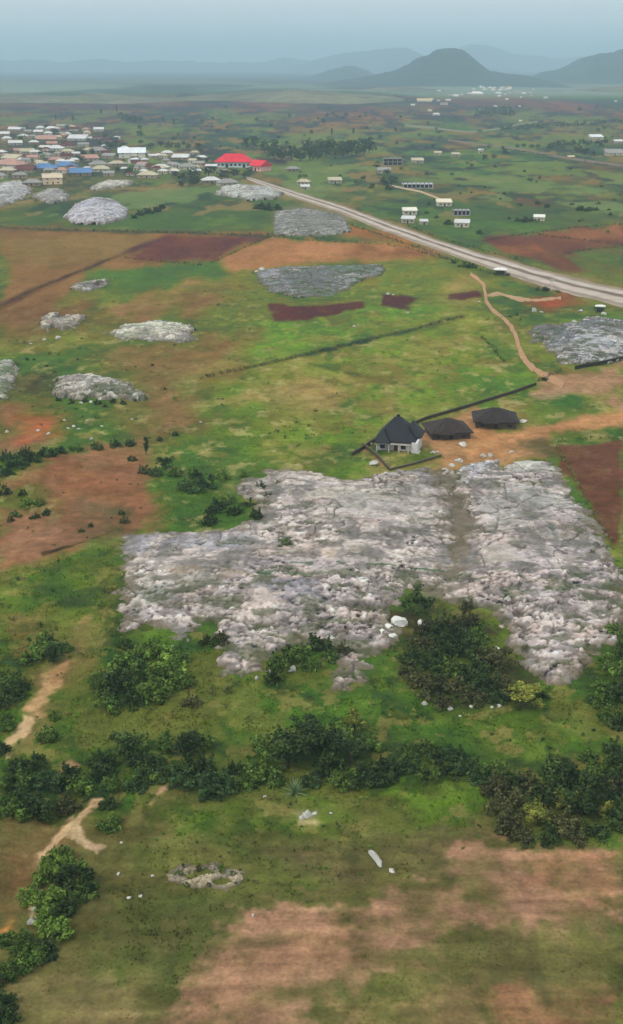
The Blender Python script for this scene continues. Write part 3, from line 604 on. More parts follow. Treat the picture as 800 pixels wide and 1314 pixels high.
for i, (poly, h_, rgb, lab) in enumerate(SMALL):
    D = P(*poly[0])[1]; D = max(D, 100)
    b = {True: 1.4, False: .8}[D > 900]
    if D < 200: b = .35
    MK = {5: [(400,362,46,16,(104,106,104),.9),(450,346,40,8,(92,112,92),.8),(345,352,14,8,(150,146,150),.8),(420,376,30,6,(96,108,86),.8)], 12: [(712,430,30,16,(92,96,100),.85),(760,418,34,10,(104,106,108),.8),(730,412,20,7,(98,104,86),.7),(770,445,40,12,(168,168,170),.7)], 6: [(400,285,40,14,(124,120,112),.8),(430,275,16,6,(96,104,80),.7)], 3: [(140,506,36,7,(80,84,60),.85),(95,494,20,6,(160,150,142),.8),(170,510,14,6,(70,72,56),.8)], 1: [(78,408,12,4,(60,50,46),.95),(64,416,10,4,(150,130,110),.8)], 2: [(112,368,16,3,(92,90,84),.9),(126,366,6,4,(60,58,54),.9)], 4: [(8,480,10,8,(90,104,70),.8),(6,500,8,8,(100,112,80),.8)], 14: [(262,1118,30,6,(92,96,58),.8),(284,1130,12,5,(90,84,70),.8),(245,1122,12,5,(100,90,66),.7)], 7: [(112,268,16,5,(180,178,188),.8),(140,264,14,3,(120,114,112),.8)], 0: [(180,432,30,3,(150,152,120),.7),(215,424,24,4,(200,196,168),.7)]}.get(i, ())
    o = outcrop('rock_outcrop', poly, h_*(.5 if D < 200 else 2), 200+50*i, tuple(int(v) for v in rgb), max(.12, D/1586*.8), block=b, weeds={13: .9, 5: .75, 12: .5, 6: .5, 3: .5}.get(i, .2), dark=.35 if i not in (5, 6, 12, 13) else .75, rim=1.0, marks=MK, smooth=.8 if D > 900 else .3, rag=1.8 if i in (0, 1, 2, 3, 5, 12, 14) else 1.0)
    fixed(o, 'rock', lab, 'scattered rock outcrops')
# ------------------------------------------------------------------ loose boulders
def boulder_mesh(seed, flat=.6):
    bm = bmesh.new(); bmesh.ops.create_icosphere(bm, subdivisions=3, radius=.5); rr = random.Random(seed)
    planes = [(Vector((rr.uniform(-1, 1), rr.uniform(-1, 1), rr.uniform(-.4, 1))).normalized(), rr.uniform(.27, .42)) for _ in range(9)]
    for v in bm.verts:
        for n, d in planes:
            k = v.co.dot(n)
            if k > d: v.co -= n*(k-d)
        v.co *= 1+.10*float(fbm(np.array([v.co.x*5+seed]), np.array([v.co.y*5+v.co.z*3]), seed, 3)[0])
        v.co.z *= flat
    me = bpy.data.meshes.new('boulder'); bm.to_mesh(me); bm.free(); me.materials.append(M_STONE); return me
BW = [boulder_mesh(s, f) for s, f in ((11, .8), (12, .95), (13, .75))]
for m_ in BW: m_.materials.clear(); m_.materials.append(M_WHITE)
BM = [boulder_mesh(s, f) for s, f in ((1, .6), (2, .75), (3, .5), (4, .85), (5, .62))]
def boulder(px, py, wpx, place, look='pale', noun='boulder', k=None, long=1.0):
    x, y = P(px, py); sz = wpx*mpp(px, py)
    o = link('boulder', BW[random.randrange(3)] if look == 'bright white' else BM[random.randrange(5) if k is None else k]); r = random.Random(int(px*31+py))
    o.location = (x, y, hz1(x, y)+sz*.16 + (1.6 if 'slab' in place else 0)); o.rotation_euler = (r.uniform(-.3, .3), r.uniform(-.3, .3), r.uniform(0, 6)); o.scale = (sz*1.15, sz*long, sz*r.uniform(.8, 1.15))
    if long > 1: o.rotation_euler = (0, 0, .35)
    reg(o, 'boulder', look, noun, place, px, py, 'loose pale boulders'); return o
for px, py, s in ((515,801,24),(544,803,15),(500,806,13),(491,811,10),(591,815,13),(596,802,8),(616,845,10),(638,833,6),(505,818,14),(497,826,9),(628,838,5)):
    boulder(px, py, s, 'among the dark scrub on the outcrop', 'bright white')
for px, py, s in ((578,909,9),(605,906,6),(590,918,5),(560,900,6),(545,903,8),(640,906,7),(632,907,5),(376,860,11),(388,855,7),(392,858,5),(380,846,5),(372,862,6),(345,863,6),(222,833,4),(330,872,7)):
    boulder(px, py, s, 'in the grass below the outcrop')
for px, py, s in ((95,549,5),(102,553,5),(88,551,4),(63,556,4),(83,540,4),(112,541,4),(118,566,5),(120,571,4),(131,549,4),(170,540,4),(258,542,4),(9,553,5),(49,552,5),(62,557,5),(105,518,6),(117,517,5)):
    boulder(px, py, s, 'near the hump rock', 'small white')
for px, py, s in ((594,571,12),(589,592,10),(580,598,8),(571,603,8),(621,585,9),(630,584,9),(657,580,6),(672,541,11),(537,581,8),(556,581,7),(562,580,5),(480,597,14),(475,569,7)):
    boulder(px, py, s, 'by the dark roofed houses', 'pale')
for px, py, s in ((336,346,8),(330,349,5),(392,374,4),(498,377,6),(505,378,3),(615,388,4),(524,401,4),(455,419,5),(685,399,8),(695,401,6),(745,400,7),(752,413,9),(738,414,7),(775,404,7),(57,436,6),(75,434,8),(40,442,5)):
    boulder(px, py, s, 'lying on the middle fields')
for px, py, s in ((503,1119,8),(395,1044,14),(404,1042,7),(388,1047,8),(425,1042,5),(152,1120,5),(196,1122,5),(165,1150,7),(180,1148,6),(325,1176,5),(340,1020,5),(30,1240,7),(36,1210,8),(40,1180,12),(45,1165,9),(156,1082,4),(22,1246,6)):
    boulder(px, py, s, 'in the near field', 'pale')
boulder(482, 1104, 10, 'lying like a log in the near field', 'long pale', 'rock', 0, 4.2)
rr = random.Random(5)
for c, n, pl in ((OUT_L, 34, 'on the western outcrop'), (OUT_R, 30, 'on the eastern outcrop')):
    xs = [p[0] for p in c]; ys = [p[1] for p in c]; k = 0
    while k < n:
        px, py = rr.uniform(min(xs), max(xs)), rr.uniform(min(ys), max(ys))
        if sdist(np.array([px]), np.array([py]), c)[0] > 8 and not (480 < px < 640 and 770 < py):
            boulder(px, py, rr.choice((5, 6, 7, 9, 12)), pl, 'pinkish grey', 'boulder'); k += 1
# ------------------------------------------------------------------ plants
def leaf_mesh(name, cl, n, size, seed, m, flat=1.0):
    """cl: (centre, radius, tone) clumps of leaves; every leaf is one small bent face"""
    g = np.random.default_rng(seed); Vs, Fs, Cs = [], [], []
    for (c, r, tone) in cl:
        k = max(6, int(n*r*r)); u = g.normal(size=(k, 3)); u /= np.linalg.norm(u, axis=1)[:, None]
        p = np.array(c)+u*(r*g.uniform(.55, 1.08, (k, 1)))*np.array((1, 1, .85*flat))
        nrm = u+g.normal(scale=.55, size=(k, 3)); nrm[:, 2] += .35; nrm /= np.linalg.norm(nrm, axis=1)[:, None]
        t = np.cross(nrm, g.normal(size=(k, 3))); t /= np.linalg.norm(t, axis=1)[:, None]; b = np.cross(nrm, t)
        s = size*g.uniform(.6, 1.35, (k, 1))
        quad = np.stack([p-t*s, p-b*s*.55+nrm*s*.15, p+t*s, p+b*s*.55+nrm*s*.15], 1)
        o = len(Vs)*0+sum(len(v) for v in Vs); Vs.append(quad.reshape(-1, 3)); Fs.append(np.arange(k*4).reshape(-1, 4)+o)
        Cs.append(np.repeat(tone[None]*g.uniform(.78, 1.25, (k, 1)), 4, axis=0))
    me = mesh_np(name, np.concatenate(Vs), np.concatenate(Fs)); attr_col(me, np.clip(np.concatenate(Cs), .004, .4)); me.materials.append(m); return me
M_LEAF = surface('leaves', attr='albedo', scales=((1.5, .12),), per_object=.22, rough=.75)
PAL = {'dark': ((36,52,25), (68,86,40)), 'green': ((56,78,32), (100,124,50)), 'bright': ((84,110,40), (112,134,54)), 'yellow': ((100,110,42), (134,134,58)), 'olive': ((66,70,40), (92,90,52)), 'blue': ((48,68,38), (72,94,50))}
def tone(pal, g):
    a, b = PAL[pal]; k = g.random(); return lin(a)*(1-k)+lin(b)*k
def make_plant(kind, pal, seed, detail=1.0):
    g = np.random.default_rng(seed); cl = []
    name = {'tree': 'tree', 'bush': 'bush' if detail > .9 else 'shrub', 'slim': 'slim_tree'}[kind]
    r = root(name, (0, 0, -1000)); st = MB()
    ex, ey, lean = g.uniform(.75, 1.2), g.uniform(.75, 1.2), g.normal()*.25
    def clump(q, a, z, r_):
        t_ = tone(pal, g)*(g.uniform(1.25, 1.6) if g.random() < .14 else g.uniform(.85, 1.1))
        cl.append(((q*math.cos(a)*ex+lean*z*.3, q*math.sin(a)*ey, z), r_, t_))
    if kind == 'tree':                                        # 6 m across, 6.5 m tall
        for i in range(26): q = math.sqrt(g.uniform(0, 1))*2.4; clump(q, g.uniform(0, 6.28), g.uniform(1.9, 5.8)-q*.4, g.uniform(.4, 1.05))
        st.tube((0, 0, -.4), (.1, 0, 2.3), .24, .17)
        for i in range(7):
            c = cl[i][0]; st.tube((.1, 0, 1.5+.15*i), (c[0]*1.1, c[1]*1.1, c[2]+.4), .11, .025, 5)
    elif kind == 'bush':                                      # 5 m across, 3 m tall
        for i in range(24): q = math.sqrt(g.uniform(0, 1))*2.2; clump(q, g.uniform(0, 6.28), max(g.uniform(.35, 2.1)-q*.25, .3), g.uniform(.28, .85))
        for i in range(5):                                    # upright shoots
            a = g.uniform(0, 6.28); q = g.uniform(.2, 1.6); z0 = g.uniform(1.6, 2.4); h_ = g.uniform(.5, 1.3)
            for k in range(3): clump(q+.1*k, a, z0+h_*k/2, .34-.08*k)
        for i in range(7):
            c = cl[i][0]; st.tube((.1*i-.3, 0, -.3), (c[0]*.9, c[1]*.9, c[2]+.4), .08, .025, 5)
    else:                                                     # 2.6 m across, 7 m tall
        for i in range(16): clump(.8*(1-abs(i*.34-2.2)/5)*g.random(), g.uniform(0, 6.28), 1.8+i*.3, g.uniform(.35, .75))
        st.tube((0, 0, -.4), (.05, 0, 6), .16, .05)
    fol = link('crown' if kind != 'bush' else 'foliage', leaf_mesh('crown', cl, (66 if kind == 'tree' else 84)*detail, .27/math.sqrt(detail), seed+1, M_LEAF), None, r)
    st.build('trunk' if kind != 'bush' else 'stem', M_BARK, r)
    return r
PROTO = {}
def plant(px, py, wpx, kind='bush', pal='green', place='', look=None, noun=None, cat=None, group='bushes and trees', detail=1.0, tall=1.0):
    v = random.randrange(4); key = (kind, pal, v, detail)
    base = {'tree': 6.0, 'bush': 5.0, 'slim': 2.6}[kind]
    x, y = P(px, py); s = wpx*mpp(px, py)/base*random.uniform(.86, 1.06); loc = (x, y, hz1(x, y)); rz = random.uniform(0, 6.28)
    sc = (s*random.uniform(.92, 1.1), s*random.uniform(.92, 1.1), s*random.uniform(.85, 1.12)*tall*(.78 if kind == 'tree' else .9))
    if key not in PROTO:
        PROTO[key] = make_plant(kind, pal, 1000+len(PROTO)*13, detail); o = PROTO[key]; o.location = loc; o.scale = sc; o.rotation_euler.z = rz
    else: o = copy_thing(PROTO[key], loc, rz, sc)
    nm = {'dark': 'dark green', 'green': 'mid green', 'bright': 'bright green', 'yellow': 'yellow-green', 'olive': 'olive brown', 'blue': 'bluish green'}[pal]
    small = 'small ' if wpx < 14 and py > 380 else ''
    reg(o, cat or ('bush' if kind == 'bush' else 'tree'), look or small+nm, noun or {'tree': 'leafy tree', 'bush': 'bush' if detail > .9 else 'shrub', 'slim': 'slender tree'}[kind], place, px, py, group)
    return o
def plants(lst, place, pals=('green', 'dark'), kind='bush', **k):
    for i, t in enumerate(lst):
        if 'thicket' in place and len(t) == 3 and random.random() < .04: continue
        px, py, wp = t[:3]; pal = t[3] if len(t) > 3 else random.choice(pals); kd = t[4] if len(t) > 4 else kind
        plant(px, py, wp, kd, pal, place, **k)
G3 = ('green', 'dark', 'green', 'blue', 'dark')
plants([(15,1048,50),(50,1044,52),(85,1034,46,'olive'),(20,1014,52),(60,1010,50),(105,1012,46),(132,992,46),(165,982,52,'dark','tree'),(200,992,50),(175,962,42),(215,962,46),(243,972,46,'dark','tree'),(258,992,46),(235,1012,40,'blue'),(200,1022,40),(280,1010,50,'blue'),(302,992,42),(142,1062,36,'green'),(142,1036,32),(275,1022,42,'blue'),(25,990,34),(48,984,30),(85,1000,44),(150,1012,40),(180,1010,40),(222,1000,40),(260,960,34),(35,1030,40),(120,975,30,'green'),(190,1000,40)],
       'in the thicket below the pale path', G3)
plants([(335,992,52),(370,982,62,'dark','tree'),(345,962,50),(402,966,60,'dark','tree'),(432,952,56),(450,978,56,'dark','tree'),(420,990,60),(470,995,46),(455,938,34,'yellow','tree'),(500,992,42),(490,1006,36),(530,988,42),(550,1001,36),(575,992,42),(600,988,40,'blue'),(520,968,34),(618,1001,36,'blue'),(560,974,30),(390,945,40,'dark','tree'),(350,1000,36),(440,1005,40),(460,1008,36),(400,1004,36,'blue'),(320,1004,34),(475,962,40),(545,965,34,'green'),(585,972,34)],
       'in the stream thicket under the outcrop', G3)
plants([(640,1016,50),(665,1034,56,'olive'),(702,1026,56,'dark','tree'),(690,1060,50,'yellow','tree'),(722,1064,50,'olive'),(746,1046,56,'dark','tree'),(772,1026,56,'dark','tree'),(792,1056,50),(655,1066,46,'olive'),(735,1006,50),(772,992,50),(797,988,50),(762,1072,40),(675,1008,46),(640,992,36),(787,968,42),(710,992,42),(802,1020,46),(722,1036,34,'yellow','tree'),(752,1022,32,'yellow'),(640,1044,42,'olive'),(690,1042,36,'yellow'),(735,1078,36,'olive'),(705,1078,36),(675,1080,34,'olive'),(780,1046,34,'yellow'),(660,1012,40),(755,975,36),(725,985,34),(800,1004,40)],
       'in the wood by the brown field', ('dark', 'green', 'dark', 'olive'))
plants([(75,1104,52,'bright'),(97,1136,56),(60,1126,46,'bright'),(112,1146,42),(66,1162,50,'bright'),(46,1186,50),(72,1196,46),(22,1206,46),(42,1232,50),(16,1246,46),(5,1296,40,'dark'),(60,1220,42),(10,1312,36,'dark'),(85,1170,44),(40,1150,36,'bright'),(90,1118,40,'bright'),(30,1222,40),(0,1262,36,'dark'),(58,1180,36,'bright')],
       'in the sandy bank thicket', ('green', 'green', 'dark', 'bright'))
plants([(8,905,44),(22,896,36),(8,938,34),(62,950,30),(2,968,24),(55,838,50),(72,850,42,'dark','tree'),(40,850,36),(10,878,42),(28,888,32),(2,930,30),(70,925,22,'bright'),(62,828,30),(85,836,24)],
       'on the slope beside the pale path', ('green', 'dark', 'dark'))
plants([(150,888,60,'dark'),(186,880,62,'green'),(216,866,58),(200,898,52),(160,860,52),(232,880,42),(140,908,42),(246,906,32,'olive'),(172,905,46,'dark'),(205,845,40),(180,850,44),(225,850,34),(130,882,36),(160,835,28),(196,838,30)],
       'in the grassy hollow', ('green', 'green', 'dark', 'bright'))
plants([(535,786,50,'dark','tree'),(562,824,46),(586,836,46),(612,822,40),(576,862,50),(606,868,46),(642,858,42,'olive','tree'),(626,882,46),(590,892,46,'olive'),(560,886,42,'olive'),(536,878,40,'olive'),(530,848,42),(555,852,42),(622,852,42),(655,886,40),(671,908,48,'yellow','tree'),(598,806,36),(540,832,36,'olive'),(604,845,40,'dark','tree'),(550,812,34),(575,805,36),(640,880,36,'olive'),(610,900,36),(640,900,32),(572,845,42),(600,780,24,'olive'),(524,864,34,'olive'),(690,896,30),(584,818,36),(570,905,30,'olive'),(545,895,30,'olive')],
       'in the outcrop scrub', ('dark', 'olive', 'dark', 'green'))
plants([(365,704,26,'green'),(268,830,34,'dark'),(286,826,24,'olive'),(360,858,42),(386,846,36),(410,832,36,'dark'),(350,876,32),(440,836,24,'olive'),(425,845,28),(372,838,28),(400,858,30),(705,690,9,'bright'),(708,683,7,'bright'),(420,700,9),(300,712,10,'olive')],
       'among cracks of the pale outcrop', ('green', 'dark'))
plants([(213,602,26,'dark','tree'),(188,585,12,'dark','slim'),(246,630,30),(266,624,30),(276,655,30,'dark'),(268,672,26),(291,645,24),(320,648,22),(186,608,18),(201,610,20),(226,610,24),(250,612,22),(286,616,22,'bright'),(235,625,20),(330,665,24,'dark'),(345,640,18),(312,612,16,'bright'),(302,660,24),(170,592,14),(335,628,18,'dark')],
       'between orange mound and outcrop', ('green', 'dark', 'blue'))
plants([(786,866,50),(792,896,46),(770,906,32),(796,842,36),(782,926,32),(795,930,36),(772,884,28),(790,816,30),(760,900,22)], 'east of the great outcrop', ('dark', 'green'))
plants([(6,622,32,'blue'),(24,612,30,'blue'),(44,606,28,'dark'),(62,598,24),(80,591,22),(100,585,20),(124,580,20),(148,576,18),(4,640,26,'dark'),(168,574,16),(12,605,24,'blue'),(34,598,20),(205,566,12),(225,560,12)], 'along the ditch above the mound', ('dark', 'green'))
plants([(20,662,16),(36,650,20,'bright'),(52,648,18),(30,640,14),(60,660,14),(14,668,12,'dark'),(104,680,10,'dark'),(117,673,9,'dark'),(160,668,14,'olive'),(156,658,12,'dark'),(45,664,14)], 'on the bare orange mound', ('green', 'bright', 'dark'))
rk = random.Random(77)
WEED = []
for c_ in (OUT_L, OUT_R):
    k = 0
    while k < 20:
        px, py = rk.uniform(150, 800), rk.uniform(600, 885)
        if sdist(np.array([px]), np.array([py]), c_)[0] > 3: WEED.append((px, py, rk.uniform(5, 12))); k += 1
SCRUB = []
# specks of scrub across the fields
def scatter(n, poly, place, pals, smin, smax, seed):
    r = random.Random(seed); xs = [p[0] for p in poly]; ys = [p[1] for p in poly]; k = 0
    while k < n:
        px, py = r.uniform(min(xs), max(xs)), r.uniform(min(ys), max(ys))
        if sdist(np.array([px]), np.array([py]), poly)[0] > 0: SCRUB.append((px, py, r.uniform(smin, smax), r.choice(pals))); k += 1
scatter(14, [(0,740),(130,705),(150,800),(110,850),(0,800)], 'on the yellow slope', ('green', 'dark', 'olive'), 6, 13, 1)
scatter(12, [(460,900),(760,905),(770,955),(450,955)], 'in the meadow below the outcrop', ('green', 'dark', 'yellow'), 6, 14, 2)
scatter(10, [(250,880),(420,880),(420,930),(250,940)], 'on the grass under the outcrop tip', ('green', 'olive'), 6, 14, 3)
scatter(16, [(60,510),(180,500),(260,490),(250,560),(90,575)], 'around the hump rock', ('green', 'dark', 'bright'), 5, 10, 4)
scatter(12, [(0,440),(240,440),(250,480),(0,480)], 'in the green strip under the cream rock', ('dark', 'green'), 4, 8, 5)
scatter(14, [(200,1020),(600,1010),(620,1060),(200,1090)], 'in the near green field', ('green', 'bright', 'olive'), 5, 9, 6)
scatter(10, [(280,540),(460,520),(470,560),(330,590)], 'in the meadow by the black roof', ('green', 'dark'), 4, 9, 8)
scatter(60, [(260,500),(480,440),(640,410),(690,480),(560,530),(470,560),(330,590)], '', ('green', 'dark', 'bright'), 2.5, 5, 31)
scatter(60, [(0,400),(330,350),(330,480),(250,560),(0,600)], '', ('green', 'dark', 'olive'), 2.5, 6, 32)
scatter(70, [(0,740),(140,700),(160,820),(300,880),(430,900),(430,950),(0,960)], '', ('green', 'bright', 'olive'), 3, 9, 33)
scatter(60, [(440,890),(790,880),(790,960),(450,960)], '', ('green', 'bright', 'dark'), 3, 9, 34)
scatter(60, [(130,1050),(620,1010),(640,1080),(500,1130),(180,1150)], '', ('green', 'bright', 'olive'), 2.5, 6, 35)
scatter(20, [(0,640),(190,580),(200,660),(60,730),(0,730)], '', ('olive', 'dark'), 2.5, 5, 36)
def scrub_mass():
    g = np.random.default_rng(8); cl = []
    for (px, py, wp, *pl) in SCRUB+[t+('olive',) for t in WEED]:
        x, y = P(px, py); r_ = wp*mpp(px, py)*.5; z = hz1(x, y)+(.5 if not pl or len(pl) and pl[0] == 'olive' else 0); tn = tone(pl[0], g)
        for k in range(3): cl.append(((x+g.normal()*r_*.5, y+g.normal()*r_*.7, z+r_*.4), r_*g.uniform(.45, .75), tn*g.uniform(.8, 1.25)))
    o = link('undergrowth', leaf_mesh('undergrowth', cl, 60, .17, 9, M_LEAF)); o['kind'] = 'stuff'; o['category'] = 'undergrowth'; o['label'] = 'tiny weeds and low scrub dotted over the fields and rock'
plants([(230,1120,14,'green'),(255,1114,14,'olive'),(285,1114,14,'bright'),(300,1122,12),(240,1134,10),(268,1136,10,'olive')], 'on the jagged rock heap', ('green', 'bright'))
plants([(110,516,10,'dark'),(126,520,11,'dark'),(146,518,12,'dark'),(158,520,11,'dark'),(92,518,9,'blue'),(75,514,9),(176,516,9,'dark'),(135,524,9)], 'at the foot of the hump rock', ('dark',))
scrub_mass()
# blades of the two agaves by the stream
def agave(px, py, wpx, lab):
    x, y = P(px, py); L = wpx*mpp(px, py)/2; g = random.Random(px); r = root('agave', (x, y, hz1(x, y)))
    m = plain((112, 134, 96), 0)
    for i in range(26):
        a = i*2.4+g.uniform(-.2, .2); e = R(g.uniform(12, 78)); l = L*g.uniform(.75, 1.15); mb = MB(); w_ = l*.055
        prev = None; n = len(mb.v)
        for k in range(6):
            t = k/5; rr_ = l*t*math.cos(e); zz = l*t*math.sin(e)-.28*l*t*t*math.cos(e)+.1; ww = w_*(1-t)**.6+.005
            cx, cy = rr_*math.cos(a), rr_*math.sin(a); sx, sy = -math.sin(a)*ww, math.cos(a)*ww
            mb.v += [(cx-sx, cy-sy, zz+ww*.4), (cx, cy, zz-ww*.25), (cx+sx, cy+sy, zz+ww*.4)]
            if k: b = n+3*k; mb.f += [(b-3, b-2, b+1, b), (b-2, b-1, b+2, b+1)]
        mb.build('leaf', m, r)
    MB().tube((0, 0, -.2), (0, 0, .35), .22, .12).build('stem', M_BARK, r)
    fixed(r, 'agave', lab, 'spiky agaves by the stream')
agave(378, 1016, 44, 'spiky pale agave with arching blades at the near edge of the stream thicket')
agave(196, 1000, 32, 'small spiky agave among the bushes beside the sandy gully')
# ---- hedges and low walls between the fields
def hedge(name, pts, hpx, lab, pal='dark', dens=1.0, cat='hedge', wid=1.0):
    Q = [P(*p) for p in pts]; cl = []; g = np.random.default_rng(int(pts[0][0]+pts[0][1]*7)); o0 = Q[0]; hm = hpx*mpp(*pts[0])
    for a, b in zip(Q, Q[1:]):
        L = math.dist(a, b); n = max(2, int(L/(hm*.85)*dens))
        for i in range(n):
            t = (i+g.random())/n
            if g.random() < .12: continue
            x, y = a[0]+(b[0]-a[0])*t+g.normal()*hm*.15*wid, a[1]+(b[1]-a[1])*t+g.normal()*hm*.25*wid
            rr_ = hm*g.uniform(.3, .62); cl.append(((x-o0[0], y-o0[1], hz1(x, y)+rr_*.7), rr_, tone(pal, g)))
    k = 26/hm**2; o = link(name, leaf_mesh(name, cl, k*1.6, hm*.19, 5, M_LEAF)); o.location = (*o0, 0)
    fixed(o, cat, lab, 'hedgerows between the fields')
hedge('hedge', [(0,293),(80,296),(170,298),(260,301),(345,304)], 5, 'thin dark hedge along the far side of the brown fields')
hedge('hedge', [(160,331),(185,334),(225,338),(265,342)], 4, 'short dark hedge under the dark brown field')
hedge('hedge', [(272,338),(305,322),(345,305)], 3, 'thin hedge between dark brown field and orange field', dens=.8)
hedge('hedge', [(345,304),(400,309),(470,312),(520,318),(560,330),(600,338)], 4, 'dark hedge between the orange field and the road')
hedge('hedge', [(0,393),(50,370),(100,350),(140,334)], 3.5, 'low scrubby hedge slanting across the brown fields', 'olive')
hedge('hedge', [(255,487),(340,469),(440,445),(520,426),(602,406)], 5.5, 'long thin hedge crossing the middle of the green meadow', 'dark')
hedge('hedge', [(618,432),(632,448),(648,466)], 4, 'short hedge beside the bend of the dirt track', 'dark')
hedge('hedge', [(622,412),(660,404),(690,394)], 3, 'thin hedge from the dirt track to the red soil', 'green')
hedge('hedge', [(420,278),(480,300),(540,320),(600,342),(640,356)], 4, 'ragged verge hedge along the near side of the road', 'dark', dens=.7)
hedge('hedge', [(500,282),(560,304),(620,322),(670,336)], 3.5, 'ragged verge hedge along the far side of the road', 'dark', dens=.7)
hedge('hedge', [(690,302),(740,308),(800,316)], 4, 'dark hedge between the brown field and pink field')
hedge('hedge', [(725,326),(760,320),(800,318)], 3.5, 'dark hedge bordering the green field by the road')
hedge('hedge', [(620,310),(680,300),(740,292),(800,288)], 3.5, 'far hedge above the brown field by the road')
hedge('hedge', [(655,193),(690,198),(732,203)], 3.5, 'dark hedge along the far road')
hedge('hedge', [(745,208),(800,216)], 3, 'short dark hedge at the far road end')
hedge('hedge', [(714,570),(722,586),(736,610),(752,640),(770,672),(790,700)], 5, 'weedy hedge between the outcrop and ploughed field', 'green', dens=.8)
hedge('hedge', [(712,566),(740,564),(800,562)], 6, 'dark hedge above the brown ploughed field', 'dark')
hedge('hedge', [(690,490),(705,484),(720,478)], 6, 'dense hedge clump at the foot of the bluish rock', 'dark', dens=1.4)
def low_wall(name, pts, hgt, rgb, lab, th=.3):
    Q = [P(*p) for p in pts]; o0 = (*Q[0], hz1(*Q[0])); r = root(name, o0)
    body, cop = MB(), MB()
    for a, b in zip(Q, Q[1:]):
        L = math.dist(a, b); n = max(1, int(L/6)); ux, uy = (b[0]-a[0])/L, (b[1]-a[1])/L; nx, ny = -uy*th/2, ux*th/2
        for i in range(n):
            p = [a[j]+(b[j]-a[j])*i/n-o0[j] for j in (0, 1)]; q = [a[j]+(b[j]-a[j])*(i+1)/n-o0[j] for j in (0, 1)]
            z0 = hz1(p[0]+o0[0], p[1]+o0[1])-o0[2]; z1 = hz1(q[0]+o0[0], q[1]+o0[1])-o0[2]
            for mb, k, lo, hi in ((body, 1, -.5, hgt), (cop, 1.4, hgt, hgt+.1)):
                m_ = len(mb.v)
                for (s, z) in ((p, z0), (q, z1)):
                    mb.v += [(s[0]-nx*k, s[1]-ny*k, z+lo), (s[0]+nx*k, s[1]+ny*k, z+lo), (s[0]+nx*k, s[1]+ny*k, z+hi), (s[0]-nx*k, s[1]-ny*k, z+hi)]
                mb.f += [(m_, m_+4, m_+7, m_+3), (m_+1, m_+2, m_+6, m_+5), (m_+3, m_+7, m_+6, m_+2)]
                if i == 0: mb.f.append((m_, m_+3, m_+2, m_+1))
                if i == n-1: mb.f.append((m_+4, m_+5, m_+6, m_+7))
    body.build('masonry', plain(rgb), r); cop.build('coping', plain(tuple(int(c*1.15) for c in rgb)), r)
    fixed(r, 'wall', lab, 'low boundary walls')
low_wall('boundary_wall', [(452,584),(480,566),(545,538),(600,522),(640,509),(688,494)], .9, (74,64,52), 'dark boundary wall running behind the three roofed houses')
low_wall('boundary_wall', [(738,476),(770,470),(800,462),(830,454)], 1.3, (58,54,46), 'short dark boundary wall in front of the bluish grey rock')
low_wall('boundary_wall', [(466,571),(482,584),(499,603)], .8, (84,76,60), 'low yard wall left of the black roofed house')
low_wall('boundary_wall', [(500,604),(530,596),(566,585)], .5, (92,84,66), 'low yard wall in front of the black roofed house')
# ------------------------------------------------------------------ buildings
M_DARK = plain((38, 40, 44), rough=.4)
def window_on(r, x0, x1, y, z0, z1, frame=True, sgn=-1):
    if frame:
        f = MB(); t = .12
        for a in ((x0-t, x1+t, z0-t, z0), (x0-t, x1+t, z1, z1+t), (x0-t, x0, z0, z1), (x1, x1+t, z0, z1)): f.box(a[0], a[1], y-.08, y+.02, a[2], a[3])
        w_ = f.build('window', plain((212, 206, 198)), r)
        MB().box(x0, x1, y-.03, y+.01, z0, z1).build('pane', M_DARK, w_)
    else: MB().box(x0, x1, y-.05, y+.02, z0, z1).build('window', M_DARK, r)
def house(px, py, wpx, roof, wall, look, noun, place, style='hip', rz=0.0, cat='house', group='village houses', storeys=1, dr=.62, label=None, rise=None):
    x, y = P(px, py); mp = mpp(px, py); D = math.hypot(x, y); w_ = wpx*mp; d = min(max(w_*dr, 4), 22); h = 2.7*storeys*max(.75, min(1, w_/9))
    r = root('house', (x, y, hz1(x, y)), rz); X, Y = w_/2, d/2
    mw, mr = plain(wall, D), plain(roof, D, .55)
    MB().box(-X*.92, X*.92, -Y*.9, Y*.9, -.8, h).build('wall', mw, r)
    mb = MB(); ri = (d*.27 if rise is None else rise)
    if style == 'hip': mb.hip(-X, X, -Y, Y, h, ri)
    elif style == 'gable': mb.gable(-X, X, -Y, Y, h, ri)
    else:
        n = len(mb.v); mb.v += [(-X,-Y,h),(X,-Y,h),(X,Y,h),(-X,Y,h),(-X,-Y,h+.2),(X,-Y,h+.2),(X,Y,h+.2+ri),(-X,Y,h+.2+ri)]
        mb.f += [tuple(n+i for i in q) for q in ((0,3,2,1),(4,5,6,7),(0,1,5,4),(1,2,6,5),(2,3,7,6),(3,0,4,7))]
    mb.build('roof', mr, r)
    yf = -Y*.9
    if wpx >= 7:
        MB().box(-.55, .55, yf-.06, yf+.02, 0, min(2.2, h*.72)).build('door', plain((70, 58, 50), D), r)
        wr = random.Random(int(px*17+py*5)); wo = wr.uniform(-.12, .12)
        for sx in ((-1, 1) if wpx > 16 or wr.random() < .3 else (wr.choice((-1, 1)),)):
            for s in range(storeys): window_on(r, (sx*.52+wo)*X-.7, (sx*.52+wo)*X+.7, yf, 1.0+3.1*s, min(2.1, h*.7)+3.1*s, frame=False)
    if label: fixed(r, cat, label, group)
    else: reg(r, cat, look, noun, place, px, py, group, 8)
    return r
W_, CR, PK, GY, BR, BL = (204,203,200), (188,178,154), (180,144,134), (152,150,146), (108,78,68), (104,134,172)
nm = {W_: 'white', CR: 'cream', PK: 'pink', GY: 'grey', BR: 'brown', BL: 'blue'}
